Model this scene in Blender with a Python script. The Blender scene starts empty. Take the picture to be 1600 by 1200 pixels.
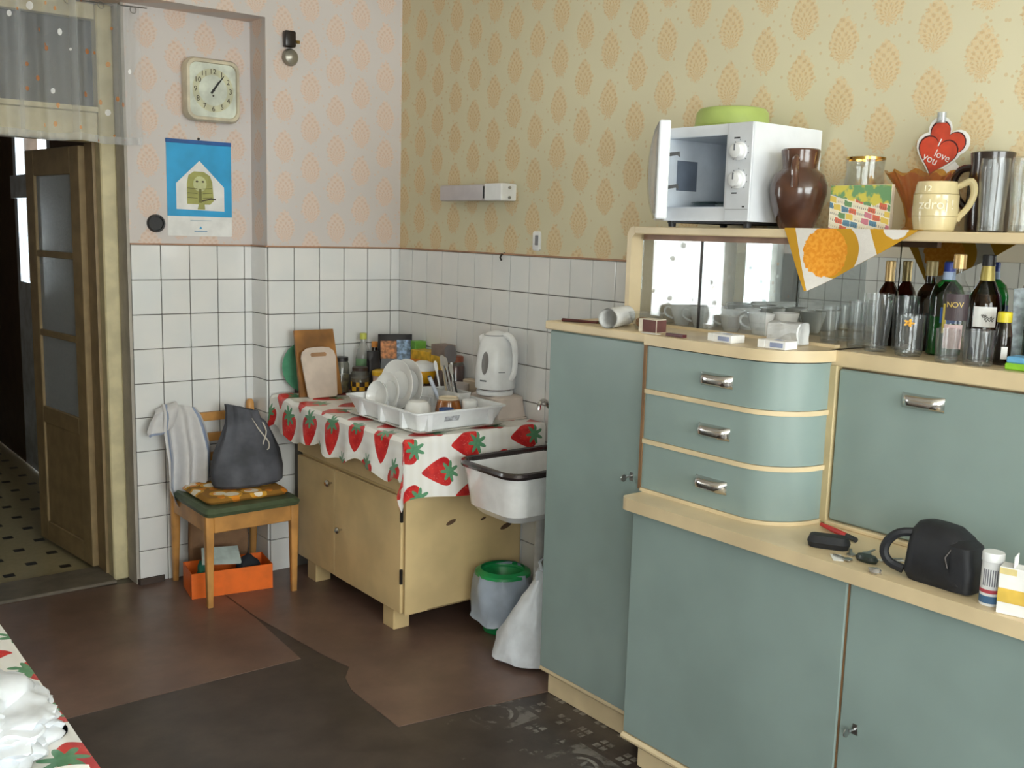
import bpy, bmesh, math, random
from mathutils import Vector, Matrix, noise
random.seed(7)
PI = math.pi
SC = bpy.context.scene
COL = SC.collection

# ---------------------------------------------------------------- camera, world, light, exposure
cam_d = bpy.data.cameras.new('camera'); cam = bpy.data.objects.new('camera', cam_d); COL.objects.link(cam)
cam_d.sensor_width = 36.0; cam_d.lens = 1574.3 / 1600 * 36.0; cam_d.clip_start = 0.02
_r = Vector((0.787004, -0.616359, 0.026936)); _u = Vector((0.071317, 0.134256, 0.988377)); _f = Vector((0.612812, 0.775936, -0.149617))
cam.matrix_world = Matrix(((_r.x, _u.x, -_f.x, -2.62143), (_r.y, _u.y, -_f.y, -4.22677), (_r.z, _u.z, -_f.z, 1.59744), (0, 0, 0, 1)))
SC.camera = cam

world = bpy.data.worlds.new('overcast_sky'); SC.world = world; world.use_nodes = True
bg = world.node_tree.nodes['Background']
bg.inputs['Color'].default_value = (1.0, 0.988, 0.975, 1); bg.inputs['Strength'].default_value = 1.0

def portal(name, loc, rot, sx, sy):
    l = bpy.data.lights.new(name, 'AREA'); l.shape = 'RECTANGLE'; l.size = sx; l.size_y = sy
    l.cycles.is_portal = True
    o = bpy.data.objects.new(name, l); COL.objects.link(o); o.location = loc; o.rotation_euler = rot
# daylight comes in through the windows, the left one added for its light (portals only guide the sky light, they emit nothing)
portal('daylight_portal', (-1.5, -7.47, 1.75), (PI / 2, 0, 0), 2.8, 2.1)
portal('daylight_portal', (-3.3, -5.4, 1.65), (0, -PI / 2, 0), 1.5, 1.7)
portal('daylight_portal', (-2.64, 0.2, 1.6), (-PI / 2, 0, 0), 0.9, 1.3)
portal('daylight_portal', (-1.02, 2.4, 1.66), (0, PI / 2, 0), 1.0, 0.8)

SC.cycles.transparent_max_bounces = 40
vs = SC.view_settings
vs.view_transform = 'Standard'; vs.look = 'None'; vs.gamma = 1.0; vs.use_curve_mapping = False
vs.exposure = 3.98

# ---------------------------------------------------------------- node helpers and materials
def lin(c):
    o = []
    for v in c[:3]:
        v = v / 255.0
        o.append(v / 12.92 if v <= 0.04045 else ((v + 0.055) / 1.055) ** 2.4)
    return (o[0], o[1], o[2], 1.0)

class E:
    """a float socket with arithmetic"""
    def __init__(s, nt, sock): s.nt = nt; s.s = sock
    def _m(s, op, *a):
        n = s.nt.nodes.new('ShaderNodeMath'); n.operation = op
        for i, v in enumerate((s,) + a):
            if isinstance(v, E): s.nt.links.new(v.s, n.inputs[i])
            else: n.inputs[i].default_value = v
        return E(s.nt, n.outputs[0])
    def __add__(s, o): return s._m('ADD', o)
    __radd__ = __add__
    def __sub__(s, o): return s._m('SUBTRACT', o)
    def __rsub__(s, o): return s * -1.0 + o
    def __mul__(s, o): return s._m('MULTIPLY', o)
    __rmul__ = __mul__
    def __truediv__(s, o): return s._m('DIVIDE', o)
    def lt(s, o): return s._m('LESS_THAN', o)
    def gt(s, o): return s._m('GREATER_THAN', o)
    def abs(s): return s._m('ABSOLUTE')
    def fract(s): return s._m('FRACT')
    def floor(s): return s._m('FLOOR')
    def sin(s): return s._m('SINE')
    def pow(s, o): return s._m('POWER', o)
    def mod(s, o): return s._m('FLOORED_MODULO', o)
    def max(s, o): return s._m('MAXIMUM', o)
    def min(s, o): return s._m('MINIMUM', o)
    def atan2(s, o): return s._m('ARCTAN2', o)
    def sqrt(s): return s._m('SQRT')
    def ss(s, a, b):
        n = s.nt.nodes.new('ShaderNodeMapRange'); n.interpolation_type = 'SMOOTHSTEP'
        s.nt.links.new(s.s, n.inputs[0]); n.inputs[1].default_value = a; n.inputs[2].default_value = b
        return E(s.nt, n.outputs[0])

class Mat:
    def __init__(s, name, rough=0.5, metal=0.0, spec=0.5, coat=0.0):
        s.m = bpy.data.materials.new(name); s.m.use_nodes = True; s.nt = s.m.node_tree
        s.b = s.nt.nodes['Principled BSDF']
        s.b.inputs['Roughness'].default_value = rough; s.b.inputs['Metallic'].default_value = metal
        s.b.inputs['Specular IOR Level'].default_value = spec; s.b.inputs['Coat Weight'].default_value = coat
    def xyz(s, src='Position'):
        if src == 'Position': o = s.nt.nodes.new('ShaderNodeNewGeometry').outputs['Position']
        else: o = s.nt.nodes.new('ShaderNodeTexCoord').outputs[src]
        n = s.nt.nodes.new('ShaderNodeSeparateXYZ'); s.nt.links.new(o, n.inputs[0])
        s.vec = o
        return [E(s.nt, n.outputs[i]) for i in range(3)]
    def comb(s, x, y, z=0.0):
        n = s.nt.nodes.new('ShaderNodeCombineXYZ')
        for i, v in enumerate((x, y, z)):
            if isinstance(v, E): s.nt.links.new(v.s, n.inputs[i])
            else: n.inputs[i].default_value = v
        return n.outputs[0]
    def noise(s, scale, vec=None, detail=3.0, rough=0.5, src='Position'):
        n = s.nt.nodes.new('ShaderNodeTexNoise'); n.inputs['Scale'].default_value = scale
        n.inputs['Detail'].default_value = detail; n.inputs['Roughness'].default_value = rough
        if vec is None:
            if src == 'Position': vec = s.nt.nodes.new('ShaderNodeNewGeometry').outputs['Position']
            else: vec = s.nt.nodes.new('ShaderNodeTexCoord').outputs[src]
        s.nt.links.new(vec, n.inputs['Vector'])
        return E(s.nt, n.outputs[0])
    def voro(s, scale, vec=None, out='Distance'):
        n = s.nt.nodes.new('ShaderNodeTexVoronoi'); n.inputs['Scale'].default_value = scale
        if vec is None: vec = s.nt.nodes.new('ShaderNodeNewGeometry').outputs['Position']
        s.nt.links.new(vec, n.inputs['Vector'])
        return E(s.nt, n.outputs[out]) if out == 'Distance' else n.outputs[out]
    def col(s, c):
        n = s.nt.nodes.new('ShaderNodeRGB'); n.outputs[0].default_value = lin(c); return n.outputs[0]
    def mix(s, fac, a, b, mode='MIX'):
        n = s.nt.nodes.new('ShaderNodeMix'); n.data_type = 'RGBA'; n.blend_type = mode
        if isinstance(fac, E): s.nt.links.new(fac.s, n.inputs[0])
        else: n.inputs[0].default_value = fac
        for i, v in ((6, a), (7, b)):
            if isinstance(v, tuple): n.inputs[i].default_value = lin(v)
            else: s.nt.links.new(v, n.inputs[i])
        return n.outputs[2]
    def base(s, c):
        if isinstance(c, tuple): s.b.inputs['Base Color'].default_value = lin(c)
        else: s.nt.links.new(c, s.b.inputs['Base Color'])
        return s
    def rough(s, e): s.nt.links.new(e.s, s.b.inputs['Roughness']); return s
    def bump(s, e, strength=0.3, dist=0.002):
        n = s.nt.nodes.new('ShaderNodeBump'); n.inputs['Strength'].default_value = strength; n.inputs['Distance'].default_value = dist
        s.nt.links.new(e.s, n.inputs['Height']); s.nt.links.new(n.outputs[0], s.b.inputs['Normal']); return s

MATS = {}
def P(name, c, rough=0.5, metal=0.0, var=0.10, scale=14.0, bump=0.0, bscale=120.0, spec=0.5, coat=0.0):
    """plain paint, plastic, metal...: a base colour with a little mottling and fine relief"""
    if name in MATS: return MATS[name]
    m = Mat(name, rough, metal, spec, coat)
    d = tuple(max(0, v * (1 - var)) for v in c); h = tuple(min(255, v * (1 + var * 0.6)) for v in c)
    m.base(m.mix(m.noise(scale, src='Object').ss(0.3, 0.7), d, h))
    if bump > 0: m.bump(m.noise(bscale, src='Object', detail=4), bump, 0.002)
    MATS[name] = m.m
    return m.m

def glass(name, tint=(250, 252, 252), refl=1.0, rough=0.02, ior=1.5, haze=0.0):
    """thin clear glass: tinted see-through plus Fresnel reflection"""
    if name in MATS: return MATS[name]
    m = bpy.data.materials.new(name); m.use_nodes = True; nt = m.node_tree
    for n in list(nt.nodes):
        if n.type != 'OUTPUT_MATERIAL': nt.nodes.remove(n)
    out = nt.nodes['Material Output']
    t = nt.nodes.new('ShaderNodeBsdfTransparent')
    nz = nt.nodes.new('ShaderNodeTexNoise'); nz.inputs['Scale'].default_value = 25
    mx = nt.nodes.new('ShaderNodeMix'); mx.data_type = 'RGBA'
    mx.inputs[6].default_value = lin(tint); mx.inputs[7].default_value = lin(tuple(v * 0.95 for v in tint))
    nt.links.new(nz.outputs[0], mx.inputs[0]); nt.links.new(mx.outputs[2], t.inputs[0])
    g = nt.nodes.new('ShaderNodeBsdfGlossy'); g.inputs['Roughness'].default_value = rough
    lw = nt.nodes.new('ShaderNodeLayerWeight'); lw.inputs[0].default_value = 0.5
    r0 = ((ior - 1) / (ior + 1)) ** 2
    fc = E(nt, lw.outputs['Facing']).pow(5.0) * (1 - r0) + r0          # Schlick
    mu = nt.nodes.new('ShaderNodeMath'); mu.operation = 'MULTIPLY'; mu.inputs[1].default_value = refl; mu.use_clamp = True
    nt.links.new(fc.s, mu.inputs[0])
    s = nt.nodes.new('ShaderNodeMixShader'); nt.links.new(mu.outputs[0], s.inputs[0])
    first = t.outputs[0]
    if haze > 0:
        d = nt.nodes.new('ShaderNodeBsdfDiffuse'); d.inputs[0].default_value = lin((225, 228, 230))
        h = nt.nodes.new('ShaderNodeMixShader'); h.inputs[0].default_value = haze
        nt.links.new(t.outputs[0], h.inputs[1]); nt.links.new(d.outputs[0], h.inputs[2]); first = h.outputs[0]
    nt.links.new(first, s.inputs[1]); nt.links.new(g.outputs[0], s.inputs[2])
    nt.links.new(s.outputs[0], out.inputs[0])
    MATS[name] = m
    return m

# ---------------------------------------------------------------- mesh helpers
def box(bm, x0, x1, y0, y1, z0, z1, bevel=0.0, seg=1):
    x0, x1 = min(x0, x1), max(x0, x1); y0, y1 = min(y0, y1), max(y0, y1); z0, z1 = min(z0, z1), max(z0, z1)
    v = [bm.verts.new(p) for p in ((x0, y0, z0), (x1, y0, z0), (x1, y1, z0), (x0, y1, z0), (x0, y0, z1), (x1, y0, z1), (x1, y1, z1), (x0, y1, z1))]
    fs = [bm.faces.new([v[i] for i in q]) for q in ((3, 2, 1, 0), (4, 5, 6, 7), (0, 1, 5, 4), (1, 2, 6, 5), (2, 3, 7, 6), (3, 0, 4, 7))]
    if bevel > 0:
        es = list({e for f in fs for e in f.edges})
        bmesh.ops.bevel(bm, geom=es, offset=bevel, segments=seg, affect='EDGES', profile=0.5)

def prism(bm, pts, d, M=None, inv=False):
    """polygon in local xy extruded along local z from 0 to d, then moved by M"""
    a = [bm.verts.new((p[0], p[1], 0)) for p in pts]; b = [bm.verts.new((p[0], p[1], d)) for p in pts]
    n = len(pts)
    fs = [bm.faces.new(a[::-1]), bm.faces.new(b)] + [bm.faces.new((a[i], a[(i + 1) % n], b[(i + 1) % n], b[i])) for i in range(n)]
    if M is not None: bmesh.ops.transform(bm, matrix=M, verts=a + b)
    bmesh.ops.recalc_face_normals(bm, faces=fs)

def rings(bm, rr, cap0=True, cap1=True, closed=False):
    """bridge a list of equally long vertex rings (lists of points)"""
    vv = [[bm.verts.new(p) for p in r] for r in rr]; n = len(vv[0]); fs = []
    for a, b in zip(vv, vv[1:] + ([vv[0]] if closed else [])):
        for i in range(n):
            fs.append(bm.faces.new((a[i], a[(i + 1) % n], b[(i + 1) % n], b[i])))
    if cap0 and not closed: fs.append(bm.faces.new(vv[0][::-1]))
    if cap1 and not closed: fs.append(bm.faces.new(vv[-1]))
    bmesh.ops.recalc_face_normals(bm, faces=fs)
    return vv

def lathe(bm, prof, c=(0, 0, 0), seg=24, sx=1.0, sy=1.0, cap0=True, cap1=True, M=None):
    rr = []
    for r, z in prof:
        ring = []
        for i in range(seg):
            t = 2 * PI * i / seg
            p = Vector((max(r, 1e-4) * math.cos(t) * sx, max(r, 1e-4) * math.sin(t) * sy, z))
            if M is not None: p = M @ p
            ring.append(p + Vector(c))
        rr.append(ring)
    rings(bm, rr, cap0, cap1)

def smooth_path(pts, taper, k=3):
    """Catmull-Rom through the points"""
    o = []; ot = []; n = len(pts)
    for i in range(n - 1):
        p0, p1, p2, p3 = pts[max(i - 1, 0)], pts[i], pts[i + 1], pts[min(i + 2, n - 1)]
        for j in range(k):
            t = j / k
            o.append(0.5 * ((2 * p1) + (p2 - p0) * t + (2 * p0 - 5 * p1 + 4 * p2 - p3) * t * t + (3 * p1 - p0 - 3 * p2 + p3) * t ** 3))
            if taper: ot.append(taper[i] + (taper[i + 1] - taper[i]) * t)
    o.append(pts[-1])
    if taper: ot.append(taper[-1])
    return o, (ot if taper else None)

def tube(bm, pts, r, seg=8, closed=False, taper=None):
    pts = [Vector(p) for p in pts]
    if not closed and 5 <= len(pts) <= 14: pts, taper = smooth_path(pts, taper)
    n = len(pts); rr = []; up = None
    for i, p in enumerate(pts):
        a = pts[(i - 1) % n] if (closed or i > 0) else p
        b = pts[(i + 1) % n] if (closed or i < n - 1) else p
        t = (b - a).normalized()
        if up is None: up = Vector((0, 0, 1)) if abs(t.z) < 0.9 else Vector((1, 0, 0))
        s = t.cross(up)
        if s.length < 1e-5: s = t.cross(Vector((0.3, 1, 0.2)))
        s.normalize(); up = s.cross(t).normalized()
        q = r if taper is None else taper[i]
        rr.append([p + s * (q * math.cos(2 * PI * k / seg)) + up * (q * math.sin(2 * PI * k / seg)) for k in range(seg)])
    rings(bm, rr, closed=closed)

def rrect(x0, x1, y0, y1, r, z, k=4):
    """rounded rectangle ring in the xy plane"""
    o = []
    for cx, cy, a0 in ((x1 - r, y1 - r, 0), (x0 + r, y1 - r, 90), (x0 + r, y0 + r, 180), (x1 - r, y0 + r, 270)):
        for i in range(k + 1):
            t = math.radians(a0 + 90 * i / k); o.append(Vector((cx + r * math.cos(t), cy + r * math.sin(t), z)))
    return o

def thicken(bm, th):
    """give an open sheet a second layer th below it and close the rim"""
    bm.normal_update(); uvl = bm.loops.layers.uv.active
    faces = bm.faces[:]; edges = [e for e in bm.edges if len(e.link_faces) == 1]
    low = {v: bm.verts.new(v.co - v.normal * th) for v in bm.verts[:]}
    for f in faces:
        g = bm.faces.new([low[v] for v in reversed(f.verts)])
        if uvl:
            src = {low[l.vert]: l[uvl].uv.copy() for l in f.loops}
            for l in g.loops: l[uvl].uv = src[l.vert]
    for e in edges:
        l = e.link_loops[0]; a, b = l.vert, l.link_loop_next.vert
        bm.faces.new((b, a, low[a], low[b]))

def sheet(bm, nu, nv, fn, uvfn=None, thick=0.0):
    """grid cloth fn(u,v) -> point, u,v in 0..1; optional uv"""
    g = [[bm.verts.new(fn(i / nu, j / nv)) for j in range(nv + 1)] for i in range(nu + 1)]
    uvl = bm.loops.layers.uv.verify() if uvfn else None
    fs = []
    for i in range(nu):
        for j in range(nv):
            f = bm.faces.new((g[i][j], g[i + 1][j], g[i + 1][j + 1], g[i][j + 1])); fs.append(f)
            if uvl:
                for l, (a, b) in zip(f.loops, ((i, j), (i + 1, j), (i + 1, j + 1), (i, j + 1))):
                    l[uvl].uv = uvfn(a / nu, b / nv)
    if thick:
        thicken(bm, thick)
    return g

def FR(d, loc, roll=0.0):
    """frame whose local z looks along d ('-X', '-Y' or a vector), local y up"""
    n = {'-X': Vector((-1, 0, 0)), '-Y': Vector((0, -1, 0)), '+Z': Vector((0, 0, 1))}[d] if isinstance(d, str) else Vector(d).normalized()
    up = Vector((0, 0, 1)) if abs(n.z) < 0.95 else Vector((0, 1, 0))
    x = up.cross(n).normalized(); y = n.cross(x).normalized()
    m = Matrix(((x.x, y.x, n.x, loc[0]), (x.y, y.y, n.y, loc[1]), (x.z, y.z, n.z, loc[2]), (0, 0, 0, 1)))
    return m @ Matrix.Rotation(roll, 4, 'Z') if roll else m

def BM(): return bmesh.new()

def origin(o):
    v = Vector((0, 0, 0))
    while o is not None: v += o.location; o = o.parent
    return v

def obj(name, bm, mat, parent=None, smooth=False, local=False, angle=0.6):
    """finish a bmesh (built in world coordinates unless local) as ONE mesh object"""
    me = bpy.data.meshes.new(name)
    if parent is not None and not local: bmesh.ops.translate(bm, verts=bm.verts, vec=-origin(parent))
    if smooth:
        for f in bm.faces: f.smooth = True
        for e in bm.edges:
            if len(e.link_faces) == 2 and e.calc_face_angle(0) > angle: e.smooth = False
    bm.to_mesh(me); bm.free()
    o = bpy.data.objects.new(name, me); COL.objects.link(o); o.parent = parent
    if mat is not None:
        for m in (mat if isinstance(mat, (list, tuple)) else [mat]): me.materials.append(m)
    return o

def tag(o, label, cat, group=None):
    o['label'] = label; o['category'] = cat
    if group: o['group'] = group
    return o

def thing(name, label, cat, loc=(0, 0, 0), group=None):
    o = bpy.data.objects.new(name, None); COL.objects.link(o); o.location = loc; o.empty_display_size = 0.05
    return tag(o, label, cat, group)

def solo(name, bm, mat, label, cat, group=None, smooth=False, base=None):
    """a thing that is one mesh, its origin at its base"""
    if base is None:
        xs = [v.co.x for v in bm.verts]; ys = [v.co.y for v in bm.verts]; zs = [v.co.z for v in bm.verts]
        base = ((min(xs) + max(xs)) / 2, (min(ys) + max(ys)) / 2, min(zs))
    bmesh.ops.translate(bm, verts=bm.verts, vec=-Vector(base))
    o = obj(name, bm, mat, None, smooth); o.location = base
    return tag(o, label, cat, group)

def struct(name, bm, mat, parent=None, smooth=False):
    o = obj(name, bm, mat, parent, smooth)
    if parent is None: o['kind'] = 'structure'
    return o

def text(name, s, size, mat, parent, M, depth=0.0006, shear=0.0, space=1.0):
    cu = bpy.data.curves.new(name, 'FONT'); cu.body = s; cu.size = size; cu.extrude = depth / 2
    cu.align_x = 'CENTER'; cu.align_y = 'CENTER'; cu.shear = shear; cu.space_character = space; cu.resolution_u = 3
    t = bpy.data.objects.new(name, cu); COL.objects.link(t)
    me = bpy.data.meshes.new_from_object(t.evaluated_get(bpy.context.evaluated_depsgraph_get()))
    bpy.data.objects.remove(t); bpy.data.curves.remove(cu)
    me.name = name; me.materials.clear(); me.materials.append(mat)
    me.transform(Matrix.Translation(-origin(parent)) @ M)
    o = bpy.data.objects.new(name, me); COL.objects.link(o); o.parent = parent
    return o
# ---------------------------------------------------------------- surface materials
def wallpaper(name, axis, u0, p, z0, base, med, medd, dot, grout):
    m = Mat(name, 0.75)
    x, y, z = m.xyz()
    q = 0.1755
    along = (x + y) if axis == 'x' else y * -1.0
    u = (along - u0) / p + 0.5
    c = u.floor(); fu = (u - c - 0.5) * p
    v = (z - z0) / q + 0.5 + c.mod(2.0) * 0.5
    fv = (v.fract() - 0.5) * q
    fw = m.noise(85.0, m.comb(along, z, c * 3.0), 2) - 0.5
    fv2 = fv + 0.006
    wid = 0.049 - fv2.max(0.0) * 0.2
    d = (fu.abs() / wid).pow(1.8) + (fv / 0.069).abs().pow(1.8) + fw * 1.5
    mask = (d * -1.0 + 1.0).ss(-0.14, 0.14)
    # palmette: ribs that fan out from the lower middle
    ang = fu.atan2(fv + 0.05); rad = ((fu * fu) + (fv + 0.05) * (fv + 0.05)).sqrt()
    rib = ((ang * 17.0).sin() * (rad * 230.0 - ang.abs() * 5.0).sin()).ss(-0.2, 0.75)
    body = m.mix(rib, med, medd)
    tone = m.noise(1.3, None, 2)
    bcol = m.mix(tone.ss(0.3, 0.7), base, tuple(b * 0.965 for b in base))
    # small sprinkled dots between the medallions
    dd = m.voro(34.0, m.comb(along, z, 0.0)).lt(0.17)
    col = m.mix(dd * 0.62, bcol, dot)
    lace = m.noise(210.0, None, 2).ss(0.30, 0.62) * 0.45 + 0.42
    col = m.mix(mask * lace, col, body)
    # behind the tiles the wall is bare grout
    col = m.mix(z.lt(1.4995), col, grout)
    m.base(col)
    m.bump(mask * 0.5 + m.noise(160.0, None, 3) * 0.35 + rib * mask * 0.4, 0.25, 0.0015)
    return m.m
WP_A = wallpaper('wallpaper_back_glare', 'x', -0.605, 0.129, 2.12, (216, 209, 206), (226, 203, 188), (216, 184, 160), (220, 196, 178), (112, 108, 104))  # same paper as the right wall, window glare put into its pinkish base
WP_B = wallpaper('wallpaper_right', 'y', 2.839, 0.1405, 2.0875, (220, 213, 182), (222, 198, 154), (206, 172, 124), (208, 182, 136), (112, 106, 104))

def tiled_wall(name):
    m = Mat(name, 0.3); x, y, z = m.xyz()
    u = (y + x) / 0.1267; v = z / 0.15
    g = (u.fract() - 0.5).abs().gt(0.48).max((v.fract() - 0.5).abs().gt(0.483))
    c = m.mix(g, (222, 222, 220), (120, 118, 116))
    m.base(m.mix(z.gt(1.5), c, m.mix(m.noise(2.0), (226, 216, 200), (218, 206, 186))))
    return m.m
TILED = tiled_wall('tiled_far_wall')

def tilemat():
    m = Mat('white_glazed_tile', 0.16, coat=0.3)
    m.base(m.mix(m.noise(5.0).ss(0.3, 0.7), (224, 226, 226), (232, 231, 229)))
    m.bump(m.noise(16.0, None, 2), 0.08, 0.004)
    return m.m
TILE = tilemat()

def floor_mat():
    m = Mat('old_dark_linoleum', 0.32)
    x, y, z = m.xyz()
    n = m.noise(7.0, None, 5, 0.6)
    c = m.mix(n.ss(0.3, 0.7), (58, 50, 46), (74, 64, 58))
    # the printed pattern survives only by the sideboard, where nobody walks
    p = 0.42
    fu = ((x + 0.68 + 0.21) / p).fract() - 0.5; fv = ((y + 1.72 + 0.21) / p).fract() - 0.5
    r = (fu * fu + fv * fv).sqrt()
    ring = r.gt(0.125) * r.lt(0.155)
    flower = ((fv.atan2(fu) * 8.0).sin() * 0.04 + 0.075 - r).gt(0.0)
    sq = (fu.abs().max(fv.abs())).lt(0.26) * r.gt(0.20)
    gu = ((x + 0.68) / 0.105).fract() - 0.5; gv = ((y + 1.72) / 0.105).fract() - 0.5
    cross = ((gu.abs() - 0.16).abs().lt(0.11) * (gv.abs() - 0.14).abs().lt(0.10)) * (fu.abs().max(fv.abs())).gt(0.28)
    pat = ring.max(flower * 0.7).max(sq * 0.55).max(cross * 0.9)
    keep = (m.noise(9.0, None, 4, 0.7) - (x * -1.0 - 0.40) * 0.55 + 0.08).ss(0.42, 0.56)
    m.base(m.mix(pat * keep * 0.75, c, (150, 146, 138)))
    m.rough(m.noise(5.0, None, 4) * 0.25 + 0.26)
    m.bump(m.noise(14.0, None, 4), 0.15, 0.004)
    return m.m
FLOOR = floor_mat()

def lino_mat():
    m = Mat('brown_linoleum', 0.3)
    n = m.noise(4.0, None, 6, 0.65); w = m.noise(1.6, None, 3)
    c = m.mix(n.ss(0.3, 0.75), (100, 79, 70), (120, 96, 84))
    c = m.mix(w.ss(0.45, 0.75) * 0.5, c, (82, 65, 58))
    m.base(c); m.rough(m.noise(6.0, None, 4) * 0.3 + 0.2)
    m.bump(m.noise(10.0, None, 4), 0.12, 0.004)
    return m.m
LINO = lino_mat()

def hall_floor_mat():
    m = Mat('hall_floor_tiles', 0.3); x, y, z = m.xyz()
    u = ((x + y) / 0.24).fract() - 0.5; v = ((x - y) / 0.24).fract() - 0.5
    d = (u.abs() + v.abs()).lt(0.2)
    c = m.mix(m.noise(40.0), (176, 164, 128), (148, 138, 104))
    m.base(m.mix(d, c, (46, 44, 44)))
    return m.m
HALLF = hall_floor_mat()

TEAL = P('teal_paint', (137, 155, 151), 0.33, var=0.045, scale=3.0, bump=0.05, bscale=60, coat=0.3)
CREAMP = P('cream_paint', (216, 196, 158), 0.38, var=0.05, scale=6.0, bump=0.05, bscale=80)
CREAMD = P('yellowed_cream_paint', (198, 180, 138), 0.45, var=0.07, scale=5.0, bump=0.06, bscale=60)
BROWNEDGE = P('worn_brown_edge', (126, 94, 62), 0.6)
CHROME = P('chrome', (205, 203, 200), 0.16, metal=1.0, var=0.04)
STEEL = P('brushed_steel', (178, 178, 178), 0.28, metal=1.0, var=0.06)
DARKM = P('dark_metal', (62, 58, 56), 0.4, metal=0.7)
BLACKP = P('black_plastic', (26, 26, 28), 0.45)
WHITEP = P('white_plastic', (236, 238, 240), 0.3, var=0.03)
WHITEE = P('white_enamel', (240, 240, 240), 0.12, var=0.03, coat=0.5)
CERAM = P('white_porcelain', (240, 240, 238), 0.15, var=0.02, coat=0.4)
PAPER = P('white_paper', (232, 232, 230), 0.7, var=0.04, bump=0.1)
GLASS = glass('clear_glass', (253, 254, 254), 0.85, 0.015, 1.5, 0.018)
PANE = glass('cabinet_pane', (246, 249, 250), 2.6, 0.01, 1.5, 0.06)
WOODB = P('light_beech', (196, 142, 78), 0.4, var=0.12, scale=9, bump=0.05)
GREYPL = P('grey_plaster', (176, 170, 160), 0.8, var=0.05, bump=0.15)

def mirror_mat():
    m = Mat('old_mirror', 0.015, 1.0); m.base(m.mix(m.noise(8.0, None, 4), (206, 212, 212), (222, 226, 226))); return m.m
MIRROR = mirror_mat()

def frosted():
    m = Mat('frosted_pane', 0.3); m.base(m.mix(m.noise(60.0), (206, 214, 220), (230, 235, 238)))
    m.b.inputs['Transmission Weight'].default_value = 0.6; m.b.inputs['IOR'].default_value = 1.2
    m.bump(m.noise(70.0, None, 3), 0.6, 0.004); return m.m
FROST = frosted()

def strawberry():
    """wax cloth: white with faint woven stripes and big red strawberries (U runs along the table, V across it)"""
    m = Mat('strawberry_oilcloth', 0.28, coat=0.2)
    u, v, _ = m.xyz('UV')
    tot = None; leaf = None
    for (ou, ov) in ((-1.19, -0.698), (-1.2875, -0.5555)):
        fu = (((u - ou) / 0.195 + 0.5).fract() - 0.5) * 0.195
        fv = (((v - ov + (u + 1.19) * 0.10) / 0.285 + 0.5).fract() - 0.5) * 0.285
        w = (fv * 0.46 + 0.046)
        berry = ((fu / w).abs().pow(2.2) + (fv / 0.068).abs().pow(2.4)).lt(1.0)
        lv = fv - 0.055
        r = (fu * fu + lv * lv).sqrt(); a = lv.atan2(fu)
        lf = ((a * 7.0).sin() * 0.012 + 0.031 - r).gt(0.0)
        tot = berry if tot is None else tot.max(berry); leaf = lf if leaf is None else leaf.max(lf)
    st = ((v * 150.0).sin() * 0.5 + 0.5) * 0.25 + ((v * 27.0).sin() * 0.5 + 0.5) * 0.4
    base = m.mix(st, (246, 245, 242), (228, 224, 214))
    seed = m.voro(95.0, m.comb(u, v, 0.0)).lt(0.16)
    red = m.mix(m.noise(22.0, m.comb(u, v, 0.0)).ss(0.3, 0.7), (186, 28, 36), (222, 58, 52))
    red = m.mix(seed * 0.6, red, (240, 150, 130))
    c = m.mix(tot, base, red)
    m.base(m.mix(leaf, c, m.mix(m.noise(90.0, m.comb(u, v, 0.0)), (70, 130, 92), (112, 168, 128))))
    return m.m
STRAW = strawberry()

# ---------------------------------------------------------------- room shell
X_L, Y_F, Z_C, R_Y = -3.2, -7.4, 3.0, 0.16
b = BM(); box(b, X_L - 0.2, 0.2, Y_F - 0.2, 0.45, -0.12, 0.0)
floor = struct('floor', b, FLOOR)
b = BM()
prism(b, [(-2.05, -0.955), (-1.35, -0.957), (-1.012, -0.962), (-0.985, -0.50), (-0.99, 0.15), (-1.95, 0.30), (-2.05, 0.30)], 0.0022)
obj('linoleum_sheet', b, LINO, floor)
b = BM()
prism(b, [(-0.978, -0.49), (-0.93, -0.96), (-0.90, -1.13), (-0.955, -1.20), (-0.985, -1.30), (-0.99, -1.615), (-0.42, -1.70), (-0.002, -1.72), (-0.002, -0.002), (-0.68, -0.002), (-0.69, 0.15), (-0.983, 0.15)], 0.0026)
obj('linoleum_sheet', b, LINO, floor)
b = BM(); box(b, X_L - 0.2, 0.2, Y_F - 0.2, 0.45, Z_C, Z_C + 0.15)
struct('ceiling', b, P('ceiling_paint', (232, 228, 220), 0.8, var=0.03))

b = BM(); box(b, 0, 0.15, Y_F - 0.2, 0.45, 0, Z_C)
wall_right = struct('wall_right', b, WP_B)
b = BM(); box(b, X_L - 0.15, X_L, -4.55, 0.17, 0, Z_C); box(b, X_L - 0.15, X_L, Y_F - 0.2, -6.25, 0, Z_C)
box(b, X_L - 0.15, X_L, -6.25, -4.55, 0, 0.9); box(b, X_L - 0.15, X_L, -6.25, -4.55, 2.4, Z_C)
struct('wall_left', b, TILED)
WFP = P('window_frame_paint', (236, 236, 230), 0.4)
b = BM(); xw = X_L - 0.1
for y0, y1, z0, z1 in ((-6.25, -4.55, 0.9, 0.96), (-6.25, -4.55, 2.34, 2.4), (-6.25, -6.19, 0.96, 2.34), (-4.61, -4.55, 0.96, 2.34)): box(b, xw, xw + 0.06, y0, y1, z0, z1)
w3 = struct('added_window', b, WFP)  # unseen window, added to brighten the sides that face left
b = BM(); box(b, xw, xw + 0.06, -5.435, -5.365, 0.96, 2.34); obj('mullion', b, WFP, w3)
for y0, y1 in ((-6.19, -5.435), (-5.365, -4.61)):
    b = BM(); box(b, xw + 0.025, xw + 0.03, y0, y1, 0.96, 2.34); obj('pane', b, glass('window_pane', (246, 250, 250), 1.0), w3)
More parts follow.
